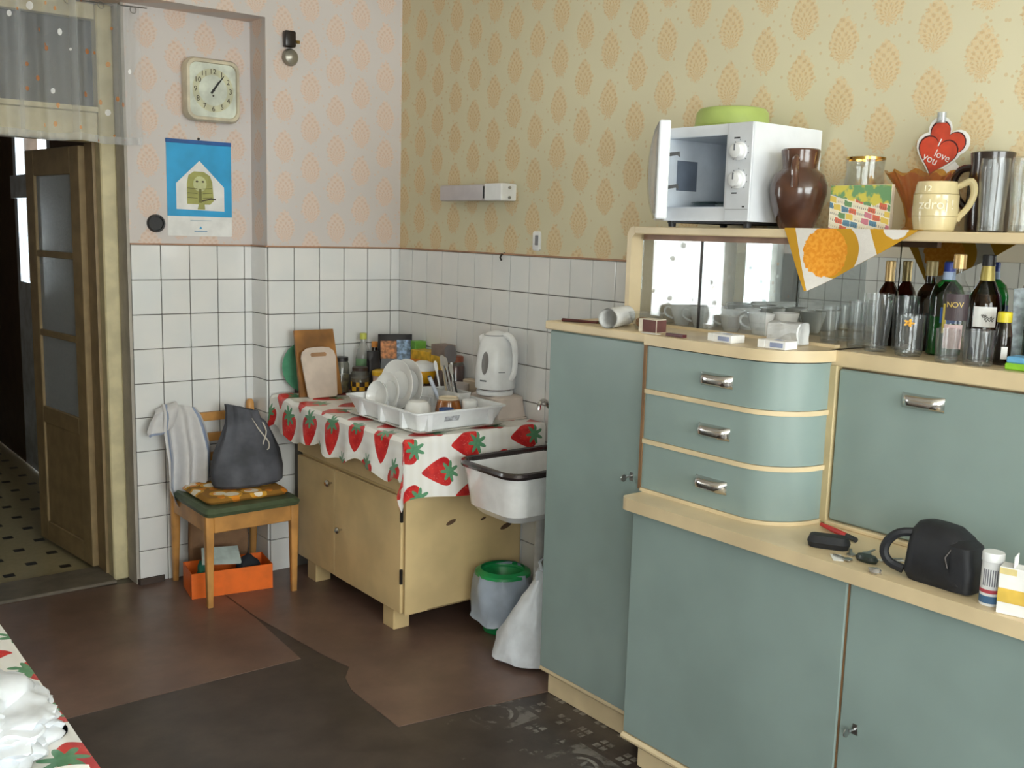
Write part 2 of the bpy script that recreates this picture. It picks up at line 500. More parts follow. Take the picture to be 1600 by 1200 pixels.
# back wall: proud part, recess with the door, transom opening, window further left
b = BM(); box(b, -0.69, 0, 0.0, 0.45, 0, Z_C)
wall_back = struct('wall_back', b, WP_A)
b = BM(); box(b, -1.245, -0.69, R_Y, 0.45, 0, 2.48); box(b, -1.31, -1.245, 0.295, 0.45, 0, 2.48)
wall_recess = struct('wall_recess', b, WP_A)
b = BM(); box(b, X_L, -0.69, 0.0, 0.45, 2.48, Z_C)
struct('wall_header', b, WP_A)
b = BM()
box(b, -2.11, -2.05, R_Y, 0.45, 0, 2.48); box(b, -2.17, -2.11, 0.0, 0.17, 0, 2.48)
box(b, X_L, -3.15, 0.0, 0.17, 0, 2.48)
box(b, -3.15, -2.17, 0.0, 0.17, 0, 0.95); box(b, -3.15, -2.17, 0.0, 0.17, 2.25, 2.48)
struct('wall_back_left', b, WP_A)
# wall behind the camera with the big window
b = BM()
box(b, X_L, -2.9, Y_F - 0.2, Y_F, 0, Z_C); box(b, -0.1, 0, Y_F - 0.2, Y_F, 0, Z_C)
box(b, -2.9, -0.1, Y_F - 0.2, Y_F, 0, 0.7); box(b, -2.9, -0.1, Y_F - 0.2, Y_F, 2.8, Z_C)
struct('wall_front', b, P('front_wall_paint', (228, 218, 196), 0.8, var=0.04))
def window(name, x0, x1, y, z0, z1, nx, dy):
    w = BM(); t = 0.06
    box(w, x0, x1, y, y + dy, z0, z0 + t); box(w, x0, x1, y, y + dy, z1 - t, z1)
    box(w, x0, x0 + t, y, y + dy, z0 + t, z1 - t); box(w, x1 - t, x1, y, y + dy, z0 + t, z1 - t)
    o = struct(name, w, P('window_frame_paint', (236, 236, 230), 0.4))
    for i in range(1, nx):
        w = BM(); c = x0 + (x1 - x0) * i / nx; box(w, c - 0.035, c + 0.035, y, y + dy, z0 + t, z1 - t)
        obj('mullion', w, MATS['window_frame_paint'], o)
    for i in range(nx):
        w = BM(); box(w, x0 + (x1 - x0) * i / nx + 0.03, x0 + (x1 - x0) * (i + 1) / nx - 0.03, y + dy * 0.4, y + dy * 0.5, z0 + t, z1 - t)
        obj('pane', w, glass('window_pane', (246, 250, 250), 1.0), o)
window('window_1', -2.9, -0.1, Y_F - 0.12, 0.7, 2.8, 3, 0.06)
window('window_2', -3.15, -2.17, 0.10, 0.95, 2.25, 1, 0.05)

# thin brown edging on top of the tiles
for i, (x0, x1, y0, y1) in enumerate(((-1.24, -0.69, R_Y - 0.012, R_Y), (-0.702, -0.69, -0.012, R_Y - 0.012), (-0.69, -0.012, -0.012, 0), (-0.012, 0, -1.9, 0))):
    b = BM(); box(b, x0, x1, y0, y1, 1.5, 1.506); struct('trim_%d' % (i + 1), b, P('tile_edging', (176, 134, 106), 0.6))
# tiles, one by one
TW, TH, G, TT = 0.1267, 0.15, 0.0036, 0.008
cache = {}
def tile(parent, w, axis, p, z, h=TH):
    key = (round(w, 4), axis, round(h, 4))
    if key not in cache:
        t = BM()
        if axis == 'y': box(t, 0, w - G, -TT, 0.001, 0, h - G, 0.0018)
        else: box(t, -TT, 0.001, 0, w - G, 0, h - G, 0.0018)
        me = bpy.data.meshes.new('tile'); t.to_mesh(me); t.free(); me.materials.append(TILE); cache[key] = me
    o = bpy.data.objects.new('tile', cache[key]); COL.objects.link(o); o.parent = parent
    o.location = (p[0], p[1], z + G / 2)
for r in range(10):
    z = 1.5 - TH * (r + 1)
    for k in range(4): tile(wall_recess, TW, 'y', (-1.2387 + TW * k + G / 2, R_Y), z)
    tile(wall_recess, 0.0405, 'y', (-1.2387 + TW * 4 + G / 2, R_Y), z)
    tile(wall_back, 0.155, 'x', (-0.69, 0.0 + G / 2), z)
    for k in range(5):
        if z > 0.75 or k == 0: tile(wall_back, TW, 'y', (-0.69 + TW * k + G / 2, 0), z)
    if z > 0.75: tile(wall_back, 0.054, 'y', (-0.69 + TW * 5 + G / 2, 0), z)
    for k in range(15):
        y1 = -0.123 - TW * (k - 1) if k else -0.009
        w = TW if k else 0.114
        y0 = y1 - w
        if y0 > -1.0 and z < 0.75: continue
        if y0 < -1.70 and z < 1.2: continue
        tile(wall_right, w, 'x', (0, y0 + G / 2), z)
# plain grey edge of the recess by the door frame
b = BM(); box(b, -1.252, -1.2395, R_Y - 0.004, 0.295, 0, 2.48); struct('trim_6', b, GREYPL)
b = BM(); prism(b, [(-1.25, R_Y - 0.012), (-1.13, R_Y - 0.012), (-1.14, R_Y - 0.03), (-1.245, R_Y - 0.03)], 0.028); struct('baseboard_back', b, P('broken_skirting', (70, 58, 52), 0.8, bump=0.4))

# ---------------------------------------------------------------- hallway behind the door
b = BM(); box(b, -2.2, -1.08, 0.45, 4.9, -0.12, -0.004); struct('floor_hall', b, HALLF)
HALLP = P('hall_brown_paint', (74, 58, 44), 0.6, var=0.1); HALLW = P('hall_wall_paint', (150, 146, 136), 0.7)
b = BM()
box(b, -2.2, -2.08, 0.45, 4.9, 0, 2.6)
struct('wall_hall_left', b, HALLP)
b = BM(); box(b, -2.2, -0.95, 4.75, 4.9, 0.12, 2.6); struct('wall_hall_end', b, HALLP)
b = BM(); box(b, -2.08, -1.1, 4.70, 4.75, 0.0, 0.14); struct('baseboard_hall', b, P('black_skirting', (16, 15, 15), 0.6))
b = BM(); box(b, -2.2, -0.95, 0.45, 4.9, 2.6, 2.7); struct('ceiling_hall', b, HALLW)
b = BM()
box(b, -1.10, -0.95, 0.45, 1.95, 0, 2.6); box(b, -1.10, -0.95, 2.86, 4.75, 0, 2.6); box(b, -1.10, -0.95, 1.95, 2.86, 2.2, 2.6)
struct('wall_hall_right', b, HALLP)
HDOOR = P('hall_door_paint', (188, 200, 212), 0.35)
b = BM()
box(b, -1.10, -1.05, 1.95, 2.86, 0, 1.2); box(b, -1.12, -1.05, 1.95, 2.86, 1.72, 1.86); box(b, -1.10, -1.05, 1.95, 2.86, 2.12, 2.2)
box(b, -1.10, -1.05, 1.95, 2.03, 1.2, 2.12); box(b, -1.10, -1.05, 2.78, 2.86, 1.2, 2.12)
hd = struct('door_2', b, HDOOR)
for z0, z1 in ((1.2, 1.72), (1.86, 2.12)):
    b = BM(); box(b, -1.08, -1.072, 2.03, 2.78, z0, z1); obj('pane', b, MATS['window_pane'], hd)
b = BM(); tube(b, [(-1.10, 2.14, 0.93), (-1.15, 2.14, 0.93), (-1.15, 2.02, 0.93)], 0.011); obj('door_handle', b, CHROME, hd, True)

# ---------------------------------------------------------------- kitchen door in its frame, transom, threshold
FRP = P('door_frame_paint', (206, 194, 154), 0.42, var=0.06, bump=0.08)
DOORP = P('door_leaf_paint', (150, 128, 92), 0.45, var=0.08, bump=0.08)
b = BM()
box(b, -1.318, -1.252, 0.262, 0.40, 0, 2.48, 0.006)            # right post
box(b, -2.05, -1.98, 0.262, 0.40, 0, 2.48, 0.006)
box(b, -1.98, -1.318, 0.275, 0.40, 1.925, 2.045, 0.006)        # transom bar
box(b, -1.98, -1.318, 0.285, 0.40, 2.42, 2.48)
tr = struct('trim_5', b, FRP)
b = BM(); box(b, -1.33, -1.31, 0.335, 0.455, 0, 1.925); obj('door_stop', b, DOORP, tr)  # jamb shadow put into the colour: leaf brown on a frame part
b = BM(); box(b, -1.98, -1.318, 0.33, 0.338, 2.045, 2.42); obj('transom_pane', b, glass('transom_glass', (150, 156, 162), 1.2, 0.1, 1.5, 0.10), tr)
b = BM(); box(b, -1.98, -1.318, 0.268, 0.276, 2.045, 2.065); obj('glazing_bead', b, FRP, tr)
b = BM(); box(b, -1.98, -1.318, 0.22, 0.46, 0.0, 0.016, 0.004); struct('trim_7', b, P('worn_threshold', (104, 96, 84), 0.6, bump=0.3))
# leaf: hinged at the right post, opened into the hall
ang = math.atan2(1.024 - 0.428, -1.367 + 1.293)
L = 0.62; TL = 0.034; ZB, ZT = 0.02, 1.915
dr = bpy.data.objects.new('door_1', None); COL.objects.link(dr); dr.location = (-1.340, 0.45, 0); dr.rotation_euler = (0, 0, ang); dr['kind'] = 'structure'
def lp(name, x0, x1, z0, z1, y0=-TL / 2, y1=TL / 2, mat=None, bev=0.003):
    t = BM(); box(t, x0, x1, y0, y1, z0, z1, bev); return obj(name, t, mat or DOORP, dr, local=True)
lp('stile', 0, 0.10, ZB, ZT); lp('stile', L - 0.10, L, ZB, ZT)
lp('rail', 0.10, L - 0.10, ZT - 0.12, ZT); lp('rail', 0.10, L - 0.10, ZB, 0.12)
lp('rail', 0.10, L - 0.10, 0.62, 0.70)
for z in (1.045, 1.42): lp('glazing_bar', 0.10, L - 0.10, z, z + 0.03)
for z0, z1 in ((0.70, 1.045), (1.075, 1.42), (1.45, ZT - 0.12)):
    lp('pane', 0.10, L - 0.10, z0, z1, -0.004, 0.004, FROST, 0)
lp('door_panel', 0.10, L - 0.10, 0.12, 0.62, -0.008, 0.008)
t = BM(); tube(t, [(L - 0.05, -0.017, 1.0), (L - 0.05, -0.06, 1.0), (L - 0.16, -0.06, 1.0)], 0.009); obj('door_handle', t, CHROME, dr, True, True)

# sheer curtain over the transom
def sheer():
    m = bpy.data.materials.new('sheer_net'); m.use_nodes = True; nt = m.node_tree
    H = Mat.__new__(Mat); H.m = m; H.nt = nt; H.b = nt.nodes['Principled BSDF']
    u, v, _ = H.xyz('UV')
    out = nt.nodes['Material Output']
    d1 = H.voro(15.0, H.comb(u, v, 0.0)).lt(0.16); d2 = H.voro(9.0, H.comb(u, v, 4.0)).lt(0.14)
    c = H.mix(d1, (206, 210, 214), (238, 150, 80)); c = H.mix(d2, c, (252, 252, 252))
    H.b.inputs['Roughness'].default_value = 0.9; nt.links.new(c, H.b.inputs['Base Color'])
    hem = v.lt(0.03)
    fac = (H.noise(7.0, H.comb(u * 1.4, 0.0, 0.0), 2).ss(0.35, 0.75) * 0.20 + 0.21).max(d1 * 0.45).max(d2 * 0.8).max(hem * 0.45)
    tr_ = nt.nodes.new('ShaderNodeBsdfTransparent'); mx = nt.nodes.new('ShaderNodeMixShader')
    nt.links.new(fac.s, mx.inputs[0]); nt.links.new(tr_.outputs[0], mx.inputs[1]); nt.links.new(H.b.outputs[0], mx.inputs[2])
    nt.links.new(mx.outputs[0], out.inputs[0])
    return m
SHEER = sheer()
cu = thing('sheer_curtain', 'sheer white net curtain with orange and white dots over the door transom', 'curtain', (-1.6, 0.06, 1.9))
def cf(u, v):
    x = -2.02 + 0.82 * u
    return (x, 0.06 + 0.022 * math.sin(u * 34 + 0.5 * math.sin(v * 3)) + 0.012 * math.sin(u * 71), 1.905 + 0.545 * v + 0.004 * math.sin(u * 20))
b = BM(); sheet(b, 110, 8, cf, lambda u, v: (u * 1.3, v * 0.55)); obj('net', b, SHEER, cu, True)
b = BM(); tube(b, [(-2.05 + 0.0875 * i, 0.06, 2.452 - 0.012 * math.sin(PI * i / 10)) for i in range(11)], 0.0025, 6); obj('wire', b, STEEL, cu, True)
for i in range(7):
    b = BM(); x = -1.98 + 0.125 * i
    tube(b, [(x + 0.012 * math.cos(t), 0.06 + 0.012 * math.sin(t) * 0.4, 2.437 + 0.014 * math.sin(t)) for t in [2 * PI * k / 10 for k in range(10)]], 0.0015, 5, True)
    obj('ring', b, STEEL, cu, True)
# curtain at the window beside the door (seen only in the cabinet glass)
def cf2(u, v): return (-3.15 + 1.02 * u, -0.03 + 0.012 * math.sin(u * 40), 0.75 + 1.6 * v)
b = BM(); sheet(b, 70, 4, cf2, lambda u, v: (u * 0.85, 0.3 + v * 1.5))
solo('window_net', b, SHEER, 'white net hanging at the small window left of the door', 'curtain', smooth=True)
# ---------------------------------------------------------------- teal sideboard with hutch
SB = thing('kitchen_sideboard', 'teal painted sideboard with cream edges, curved drawers and open hutch', 'sideboard', (-0.28, -2.7, 0))
YE = -3.70
ZC = 1.31                                  # counter height
def part(name, x0, x1, y0, y1, z0, z1, mat, bev=0.003, parent=SB, smooth=False):
    t = BM(); box(t, x0, x1, y0, y1, z0, z1, bev); return obj(name, t, mat, parent, smooth)
INS = P('cabinet_inside', (150, 128, 96), 0.7)
part('carcass', -0.445, -0.004, -2.16, -1.69, 0.085, 1.285, TEAL)
part('carcass', -0.455, -0.31, -2.50, -2.165, 0.851, 1.275, INS)
part('carcass', -0.295, -0.004, -2.66, -2.165, 0.845, 1.275, INS)
part('carcass', -0.285, -0.004, YE, -2.66, 0.845, 1.275, INS)
part('carcass', -0.535, -0.004, YE, -2.205, 0.09, 0.80, INS)
def key(parent, x, y, z):
    t = BM(); prism(t, [(-0.008, -0.014), (0.008, -0.014), (0.006, 0.012), (-0.006, 0.012)], 0.002, FR('-X', (x, y, z)))
    tube(t, [(x, y, z), (x - 0.022, y + 0.002, z)], 0.003, 6)
    lathe(t, [(0.011, -0.0015), (0.011, 0.0015)], (x - 0.03, y + 0.004, z - 0.003), 12, M=Matrix.Rotation(PI / 2, 4, 'X'))
    obj('key', t, STEEL, parent, True)
d = part('tall_door', -0.466, -0.446, -2.148, -1.692, 0.105, 1.281, TEAL, 0.006)
key(d, -0.466, -2.10, 0.868)
part('plinth', -0.43, -0.02, -2.12, -1.70, 0.0, 0.088, CREAMP)
part('plinth_lip', -0.460, -0.02, -2.16, -1.68, 0.084, 0.105, CREAMP, 0.008)
part('plinth', -0.525, -0.02, YE, -2.235, 0.0, 0.09, CREAMP)
part('plinth_lip', -0.568, -0.02, YE, -2.195, 0.086, 0.108, CREAMP, 0.008)
d = part('lower_door', -0.560, -0.536, -2.925, -2.203, 0.11, 0.800, TEAL, 0.004)
d = part('lower_door', -0.560, -0.536, -3.66, -2.9305, 0.11, 0.800, TEAL, 0.004)
key(d, -0.560, -2.975, 0.445)
part('divider', -0.557, -0.10, -2.9303, -2.9252, 0.11, 0.80, BROWNEDGE, 0)
# ledge with a rounded end
def outline(xf, yl, yc, rx, ry, xb, ye=None, n=8):
    p = [(xb, yl), (xf, yl)] + [(xf + rx * (1 - math.cos(PI / 2 * i / n)), yc - ry * math.sin(PI / 2 * i / n)) for i in range(n + 1)]
    p.append((xb, yc - ry)); return p
t = BM()
pts = [(-0.28, YE), (-0.585, YE), (-0.585, -2.20)] + [(-0.56 - 0.025 * math.cos(a), -2.20 + 0.028 * math.sin(a)) for a in [PI / 2 * i / 5 for i in range(1, 6)]] + [(-0.47, -2.172), (-0.28, -2.172)]
prism(t, pts, 0.036, Matrix.Translation((0, 0, 0.803))); obj('ledge', t, CREAMP, SB, True)
# three drawers with the curved right end
XF, YC, RX, RY = -0.485, -2.53, 0.165, 0.135
def rail(z0, z1, off, mat, name):
    t = BM(); prism(t, outline(XF - off, -2.158, YC, RX + off, RY + off, -0.30), z1 - z0, Matrix.Translation((0, 0, z0)))
    return obj(name, t, mat, SB, True)
def handle(parent, x, y, z, w=0.112):
    t = BM(); seg = 12; rr = []
    for i in range(seg + 1):
        s = i / seg; yy = y + w / 2 - w * s
        out = 0.026 * (1 - abs(2 * s - 1) ** 5) + 0.002
        rr.append([Vector((x - out * max(0.0, math.cos(a)) , yy, z - 0.004 + 0.016 * math.sin(a) - (0.006 if a < 0 else 0))) for a in [PI * k / 8 - PI / 2 for k in range(9)]])
    rings(t, rr); obj('handle', t, CHROME, parent, True)
for z0, z1, hz in ((1.150, 1.276, 1.216), (1.000, 1.135, 1.072), (0.850, 0.985, 0.922)):
    dw = rail(z0, z1, 0.0, TEAL, 'drawer_front'); handle(dw, XF, -2.428, hz)
for z0, z1 in ((1.136, 1.149), (0.986, 0.999), (0.839, 0.849)):
    rail(z0, z1, 0.005, CREAMP, 'drawer_rail')
part('drawer_stile', -0.490, -0.44, -2.160, -2.150, 0.845, 1.28, BROWNEDGE, 0)
# counter: over the tall part, over the drawers (rounded), and the higher strip of the right half
t = BM(); prism(t, outline(XF - 0.012, -2.155, YC, RX + 0.012, RY + 0.012, -0.005), 0.030, Matrix.Translation((0, 0, 1.28))); obj('counter', t, CREAMP, SB, True)
part('counter', -0.478, -0.004, -2.155, -1.680, 1.282, ZC, CREAMP, 0.004)
part('counter', -0.308, -0.004, YE, -2.655, 1.268, ZC, CREAMP, 0.003)
part('pane_track', -0.262, -0.238, -2.64, -1.90, ZC, ZC + 0.008, CREAMP, 0)
# drop-front on the right with its frame
part('frame_strip', -0.312, -0.285, -2.685, -2.655, 0.84, 1.27, CREAMD, 0.002)
part('frame_strip', -0.318, -0.285, YE, -2.685, 0.839, 0.850, CREAMP, 0.002)
d = part('flap_front', -0.306, -0.285, -3.66, -2.688, 0.852, 1.262, TEAL, 0.005); handle(d, -0.306, -2.931, 1.215)
# hutch
def hutch_side():
    t = BM(); n = 6; r = 0.03
    a = [(-1.868, ZC), (-1.868, 1.625 - r)] + [(-1.868 - r + r * math.cos(x), 1.625 - r + r * math.sin(x)) for x in [PI / 2 * i / n for i in range(1, n + 1)]]
    z = [(-1.90, 1.625), (-1.90, 1.600)] + [(-1.905 + 0.018 * math.cos(x), 1.582 + 0.018 * math.sin(x)) for x in [PI / 2 - PI / 2 * i / 4 for i in range(0, 5)]] + [(-1.887, ZC)]
    pts = a + z
    M = Matrix(((0, 0, 1, -0.30), (1, 0, 0, 0), (0, 1, 0, 0), (0, 0, 0, 1)))
    prism(t, pts, 0.296, M); return t
obj('hutch_side', hutch_side(), CREAMP, SB, True)
part('top_shelf', -0.30, -0.004, YE, -1.898, 1.600, 1.625, CREAMP, 0.003)
part('hutch_side', -0.30, -0.004, YE, YE + 0.02, ZC, 1.600, CREAMP, 0)
part('pane_track', -0.262, -0.238, -2.64, -1.905, 1.583, 1.600, P('brown_track', (150, 120, 104), 0.6), 0)
part('mirror', -0.012, -0.006, -2.66, -1.89, ZC, 1.60, MIRROR, 0)
part('mirror', -0.012, -0.006, YE + 0.02, -2.664, ZC, 1.60, MIRROR, 0)
part('glass_pane', -0.248, -0.244, -2.158, -1.888, ZC + 0.008, 1.583, PANE, 0)
part('glass_pane', -0.258, -0.254, -2.40, -2.148, ZC + 0.008, 1.583, PANE, 0)
part('pane_edge', -0.2605, -0.2535, -2.152, -2.146, ZC + 0.008, 1.583, DARKM, 0)

# ---------------------------------------------------------------- cream cabinet under the dish corner
SC_ = thing('base_cabinet', 'old yellowed cream base cabinet with two doors on square feet', 'cabinet', (-0.3, -0.56, 0))
CB = P('aged_cream_paint', (218, 192, 142), 0.42, var=0.07, scale=4, bump=0.08, bscale=50)
def cp(name, x0, x1, y0, y1, z0, z1, mat=CB, bev=0.004, parent=SC_):
    t = BM(); box(t, x0, x1, y0, y1, z0, z1, bev); return obj(name, t, mat, parent)
cp('body', -0.578, -0.012, -1.02, -0.10, 0.088, 0.79, CB, 0.012)
d = cp('door', -0.600, -0.580, -0.455, -0.105, 0.095, 0.568)
t = BM(); lathe(t, [(0.004, 0), (0.005, 0.012), (0.014, 0.018), (0.016, 0.026), (0.008, 0.034)], seg=14, M=FR('-X', (-0.600, -0.478 + 0.045, 0.505))); obj('knob', t, CHROME, d, True)
d = cp('door', -0.602, -0.580, -1.000, -0.460, 0.095, 0.568)
t = BM(); lathe(t, [(0.004, 0), (0.005, 0.012), (0.013, 0.018), (0.014, 0.025), (0.007, 0.032)], seg=14, M=FR('-X', (-0.602, -0.525, 0.320))); obj('knob', t, CHROME, d, True)
for z in (0.47, 0.22):
    t = BM(); box(t, -0.608, -0.596, -1.008, -0.998, z, z + 0.06, 0.002); obj('hinge', t, DARKM, d)
cp('drawer_front', -0.600, -0.580, -1.012, -0.105, 0.584, 0.786)
cp('side_board', -0.595, -0.49, -1.0215, -1.018, 0.095, 0.78, CB, 0)
for x, z, s in ((-0.38, 0.44, 0.02), (-0.10, 0.38, 0.025), (-0.22, 0.43, 0.012)):
    t = BM(); lathe(t, [(s, 0), (s * 0.8, 0.0012)], seg=10, sx=1.4, sy=0.5, M=FR('-Y', (x, -1.0195, z), 0.3)); obj('chipped_paint', t, P('bare_chip', (96, 72, 52), 0.8), SC_)
for x, y in ((-0.585, -0.925), (-0.585, -0.255), (-0.13, -0.925), (-0.13, -0.255)):
    cp('foot', x, x + 0.075, y, y + 0.085, 0, 0.0885)
WT = 0.826
cp('worktop', -0.675, -0.012, -1.145, -0.012, 0.79, WT, CB, 0.003)

# strawberry oilcloth draped over it
def drape(x_e, y_e, zt, dx, dy, x_far, y_far, nb=46, na=80, amp=0.012, seed=0.0, left=None):
    """b: across (world x), a: along (world y); hangs over x = x_e and y = y_e"""
    bm = BM()
    b0, b1 = x_e - dx, x_far; a0, a1 = y_e - dy, y_far
    def fn(s, q):
        a = a0 + (a1 - a0) * s; bb = b0 + (b1 - b0) * q
        ox = max(0.0, x_e - bb); oy = max(0.0, y_e - a)
        x = max(bb, x_e); y = max(a, y_e); z = zt
        wob = 0.0025 * math.sin(a * 31 + seed) * math.sin(bb * 23 + 1)
        if ox > 0 or oy > 0:
            k = min(ox, oy); m_ = max(ox, oy)
            if ox > 0:
                hemv = 1.0 + 0.10 * math.sin(a * 17 + seed) + 0.06 * math.sin(a * 41)
                if oy == 0: ox *= hemv; m_ = ox
                x -= 0.006 + amp * (ox / dx) * (1 + math.sin(a * 33 + 1.3 + seed)) + 0.25 * k
            if oy > 0:
                hemv = 1.0 + 0.05 * math.sin(bb * 13 + seed)
                if ox == 0: oy *= hemv; m_ = oy
                y -= 0.004 + amp * 0.6 * (oy / dy) * (1 + math.sin(bb * 21 + seed)) + 0.25 * k
            z = zt - (math.sqrt(max(0.0, m_ * m_ + 0.35 * k * k)))
        else:
            z += max(0.0, wob)
        return (x, y, z)
    sheet(bm, na, nb, fn, lambda s, q: (a0 + (a1 - a0) * s, b0 + (b1 - b0) * q))
    return bm
bm = drape(-0.680, -1.150, WT + 0.004, 0.155, 0.235, -0.016, -0.016)
for v in bm.verts:                       # rumpled towards the back corner
    if v.co.x > -0.70 and v.co.y > -0.45: v.co.z += 0.012 * max(0, (v.co.y + 0.45) / 0.45) * max(0, min(1, (-0.42 - v.co.x) / 0.2 if v.co.x < -0.42 else 0)) * (1 + 0.6 * math.sin(v.co.y * 60))
thicken(bm, 0.0012)
solo('oilcloth', bm, STRAW, 'strawberry printed oilcloth draped over the cream base cabinet', 'tablecloth', smooth=True)
TOP = WT + 0.0078

# ---------------------------------------------------------------- table in the left foreground
TB = thing('kitchen_table', 'table in the lower left corner covered with strawberry oilcloth', 'table', (-2.66, -2.4, 0))
TWD = P('table_wood', (150, 110, 72), 0.5)
t = BM(); box(t, -3.12, -2.212, -3.2, -1.55, 0.715, 0.743, 0.003); obj('tabletop', t, TWD, TB)
for x in (-3.06, -2.30):
    for y in (-3.12, -1.66):
        t = BM(); box(t, x, x + 0.05, y, y + 0.05, 0, 0.715, 0.003); obj('leg', t, TWD, TB)
bm = BM()
def tf(s, q):
    y = -3.22 + 1.68 * s; w = -3.12 + (0.912 + 0.14) * q; over = max(0.0, w + 2.206)
    return (min(w, -2.206) + (0.004 + 0.008 * (1 + math.sin(y * 30)) * over / 0.14 if over > 0 else 0), y, 0.747 - over)
def tuv(s, q): return (-3.22 + 1.68 * s + 0.07, -(-3.12 + 1.052 * q) - 2.75)
sheet(bm, 60, 40, tf, tuv); thicken(bm, 0.0012)
solo('oilcloth', bm, STRAW, 'strawberry printed oilcloth on the table at the lower left edge', 'tablecloth', smooth=True)
def crumple(c, rx, ry, rz, seed, n=3, amp=0.35, sharp=6.0):
    t = BM(); bmesh.ops.create_icosphere(t, subdivisions=n, radius=1.0)
    for v in t.verts:
        p = v.co.normalized(); k = 1 + amp * (noise.noise(p * 1.7 + Vector((seed, 0, 0))) + 0.6 * abs(noise.noise(p * sharp + Vector((0, seed, 0)))) )
        q = p * k; v.co = (c[0] + q.x * rx, c[1] + q.y * ry, c[2] + max(q.z, -0.55) * rz)
    zmin = min(v.co.z for v in t.verts)
    for v in t.verts: v.co.z += c[2] - zmin
    return t
PLB = P('thin_white_plastic', (226, 232, 240), 0.35, var=0.05, bump=0.5, bscale=25)
bm = crumple((-2.35, -2.50, 0.749), 0.12, 0.135, 0.055, 3.1, 5, 0.5, 4.0)
solo('plastic_bag', bm, PLB, 'crumpled white plastic bag lying on the strawberry table', 'plastic bag', smooth=True)
bm = BM()
sheet(bm, 14, 10, lambda u, v: (-2.34 + 0.12 * u, -2.80 + 0.12 * v, 0.752 + 0.016 * math.sin(u * 3) * (0.4 + v) + 0.006 * math.sin(v * 9 + u * 4)))
thicken(bm, 0.002)
solo('paper_napkin', bm, PAPER, 'white paper napkin at the front edge of the strawberry table', 'napkin', smooth=True)

# ---------------------------------------------------------------- enamel sink, tap, cloth, bin and bag
SK = thing('enamel_sink', 'white enamel wall sink with a black rim', 'sink', (-0.25, -1.385, 0.55))
t = BM()
X0, X1, Y0, Y1 = -0.50, -0.012, -1.56, -1.215
rings(t, [rrect(X0, X1, Y0, Y1, 0.06, 0.742), rrect(X0 + 0.012, X1, Y0 + 0.012, Y1 - 0.012, 0.06, 0.70), rrect(X0 + 0.025, X1, Y0 + 0.025, Y1 - 0.025, 0.06, 0.59), rrect(X0 + 0.055, X1 - 0.02, Y0 + 0.055, Y1 - 0.055, 0.05, 0.56),
          rrect(X0 + 0.075, X1 - 0.04, Y0 + 0.075, Y1 - 0.075, 0.04, 0.575), rrect(X0 + 0.04, X1 - 0.02, Y0 + 0.04, Y1 - 0.04, 0.05, 0.60), rrect(X0 + 0.025, X1 - 0.012, Y0 + 0.025, Y1 - 0.025, 0.05, 0.70), rrect(X0 + 0.014, X1 - 0.008, Y0 + 0.014, Y1 - 0.014, 0.055, 0.742)], closed=True)
obj('basin', t, WHITEE, SK, True)
t = BM(); tube(t, rrect(X0 + 0.004, X1 - 0.012, Y0 + 0.004, Y1 - 0.004, 0.06, 0.746, 6), 0.0135, 8, True); obj('rim', t, P('black_enamel', (44, 34, 36), 0.25, coat=0.4), SK, True)
t = BM(); box(t, -0.3, -0.27, Y0 - 0.006, Y0 + 0.01, 0.715, 0.745, 0.004); obj('rim_lug', t, MATS['black_enamel'], SK)
t = BM(); lathe(t, [(0.022, 0.28), (0.022, 0.56)], (-0.22, -1.385, 0), 14); tube(t, [(-0.22, -1.385, 0.30), (-0.20, -1.385, 0.24), (-0.12, -1.385, 0.22), (-0.01, -1.385, 0.26)], 0.02); obj('drain', t, P('grey_pipe', (170, 170, 168), 0.4), SK, True)
TP = thing('tap', 'curved chrome tap over the enamel sink', 'tap', (-0.01, -1.20, 0.9))
t = BM(); tube(t, [(-0.004, -1.19, 0.905), (-0.03, -1.19, 0.905), (-0.045, -1.19, 0.925), (-0.065, -1.195, 0.935), (-0.088, -1.20, 0.925), (-0.095, -1.202, 0.90)], 0.0085); obj('spout', t, CHROME, TP, True)
t = BM(); lathe(t, [(0.022, 0), (0.022, 0.006)], seg=16, M=FR('-X', (-0.001, -1.19, 0.905))); obj('flange', t, CHROME, TP, True)
bm = BM(); sheet(bm, 12, 12, lambda u, v: (-0.028 - 0.014 * math.sin(u * 9) * (1 - v * 0.4) - 0.012, -1.42 + 0.20 * u, 0.77 + 0.145 * v), lambda u, v: (-1.26 + 0.2 * u, -0.74 + 0.15 * v))
thicken(bm, 0.0015)
solo('splash_cloth', bm, STRAW, 'strawberry cloth hanging on the tiles behind the enamel sink', 'cloth', smooth=True)

BI = thing('waste_bin', 'small bin with a grey liner and green rim under the sink', 'bin', (-0.22, -1.16, 0))
t = BM(); lathe(t, [(0.075, 0.004), (0.10, 0.24), (0.094, 0.24), (0.07, 0.01)], (-0.22, -1.16, 0), 20); obj('bucket', t, P('green_plastic', (34, 150, 84), 0.35), BI, True)
t = BM(); lathe(t, [(0.09, 0.262), (0.112, 0.25), (0.114, 0.24), (0.098, 0.245), (0.08, 0.20)], (-0.22, -1.16, 0), 20, cap0=False, cap1=False); obj('rim', t, MATS['green_plastic'], BI, True)
t = BM(); seg = 28; rr = []
for r, z in ((0.106, 0.246), (0.118, 0.20), (0.122, 0.13), (0.118, 0.075), (0.125, 0.06)):
    rr.append([Vector((-0.22 + (r + 0.008 * math.sin(a * 7 + z * 20)) * math.cos(a), -1.16 + (r + 0.008 * math.sin(a * 7 + z * 20)) * math.sin(a), z + 0.01 * math.sin(a * 3))) for a in [2 * PI * i / seg for i in range(seg)]])
rings(t, rr, False, False); obj('liner', t, P('grey_liner', (164, 176, 192), 0.35, var=0.06, bump=0.3, bscale=30), BI, True)
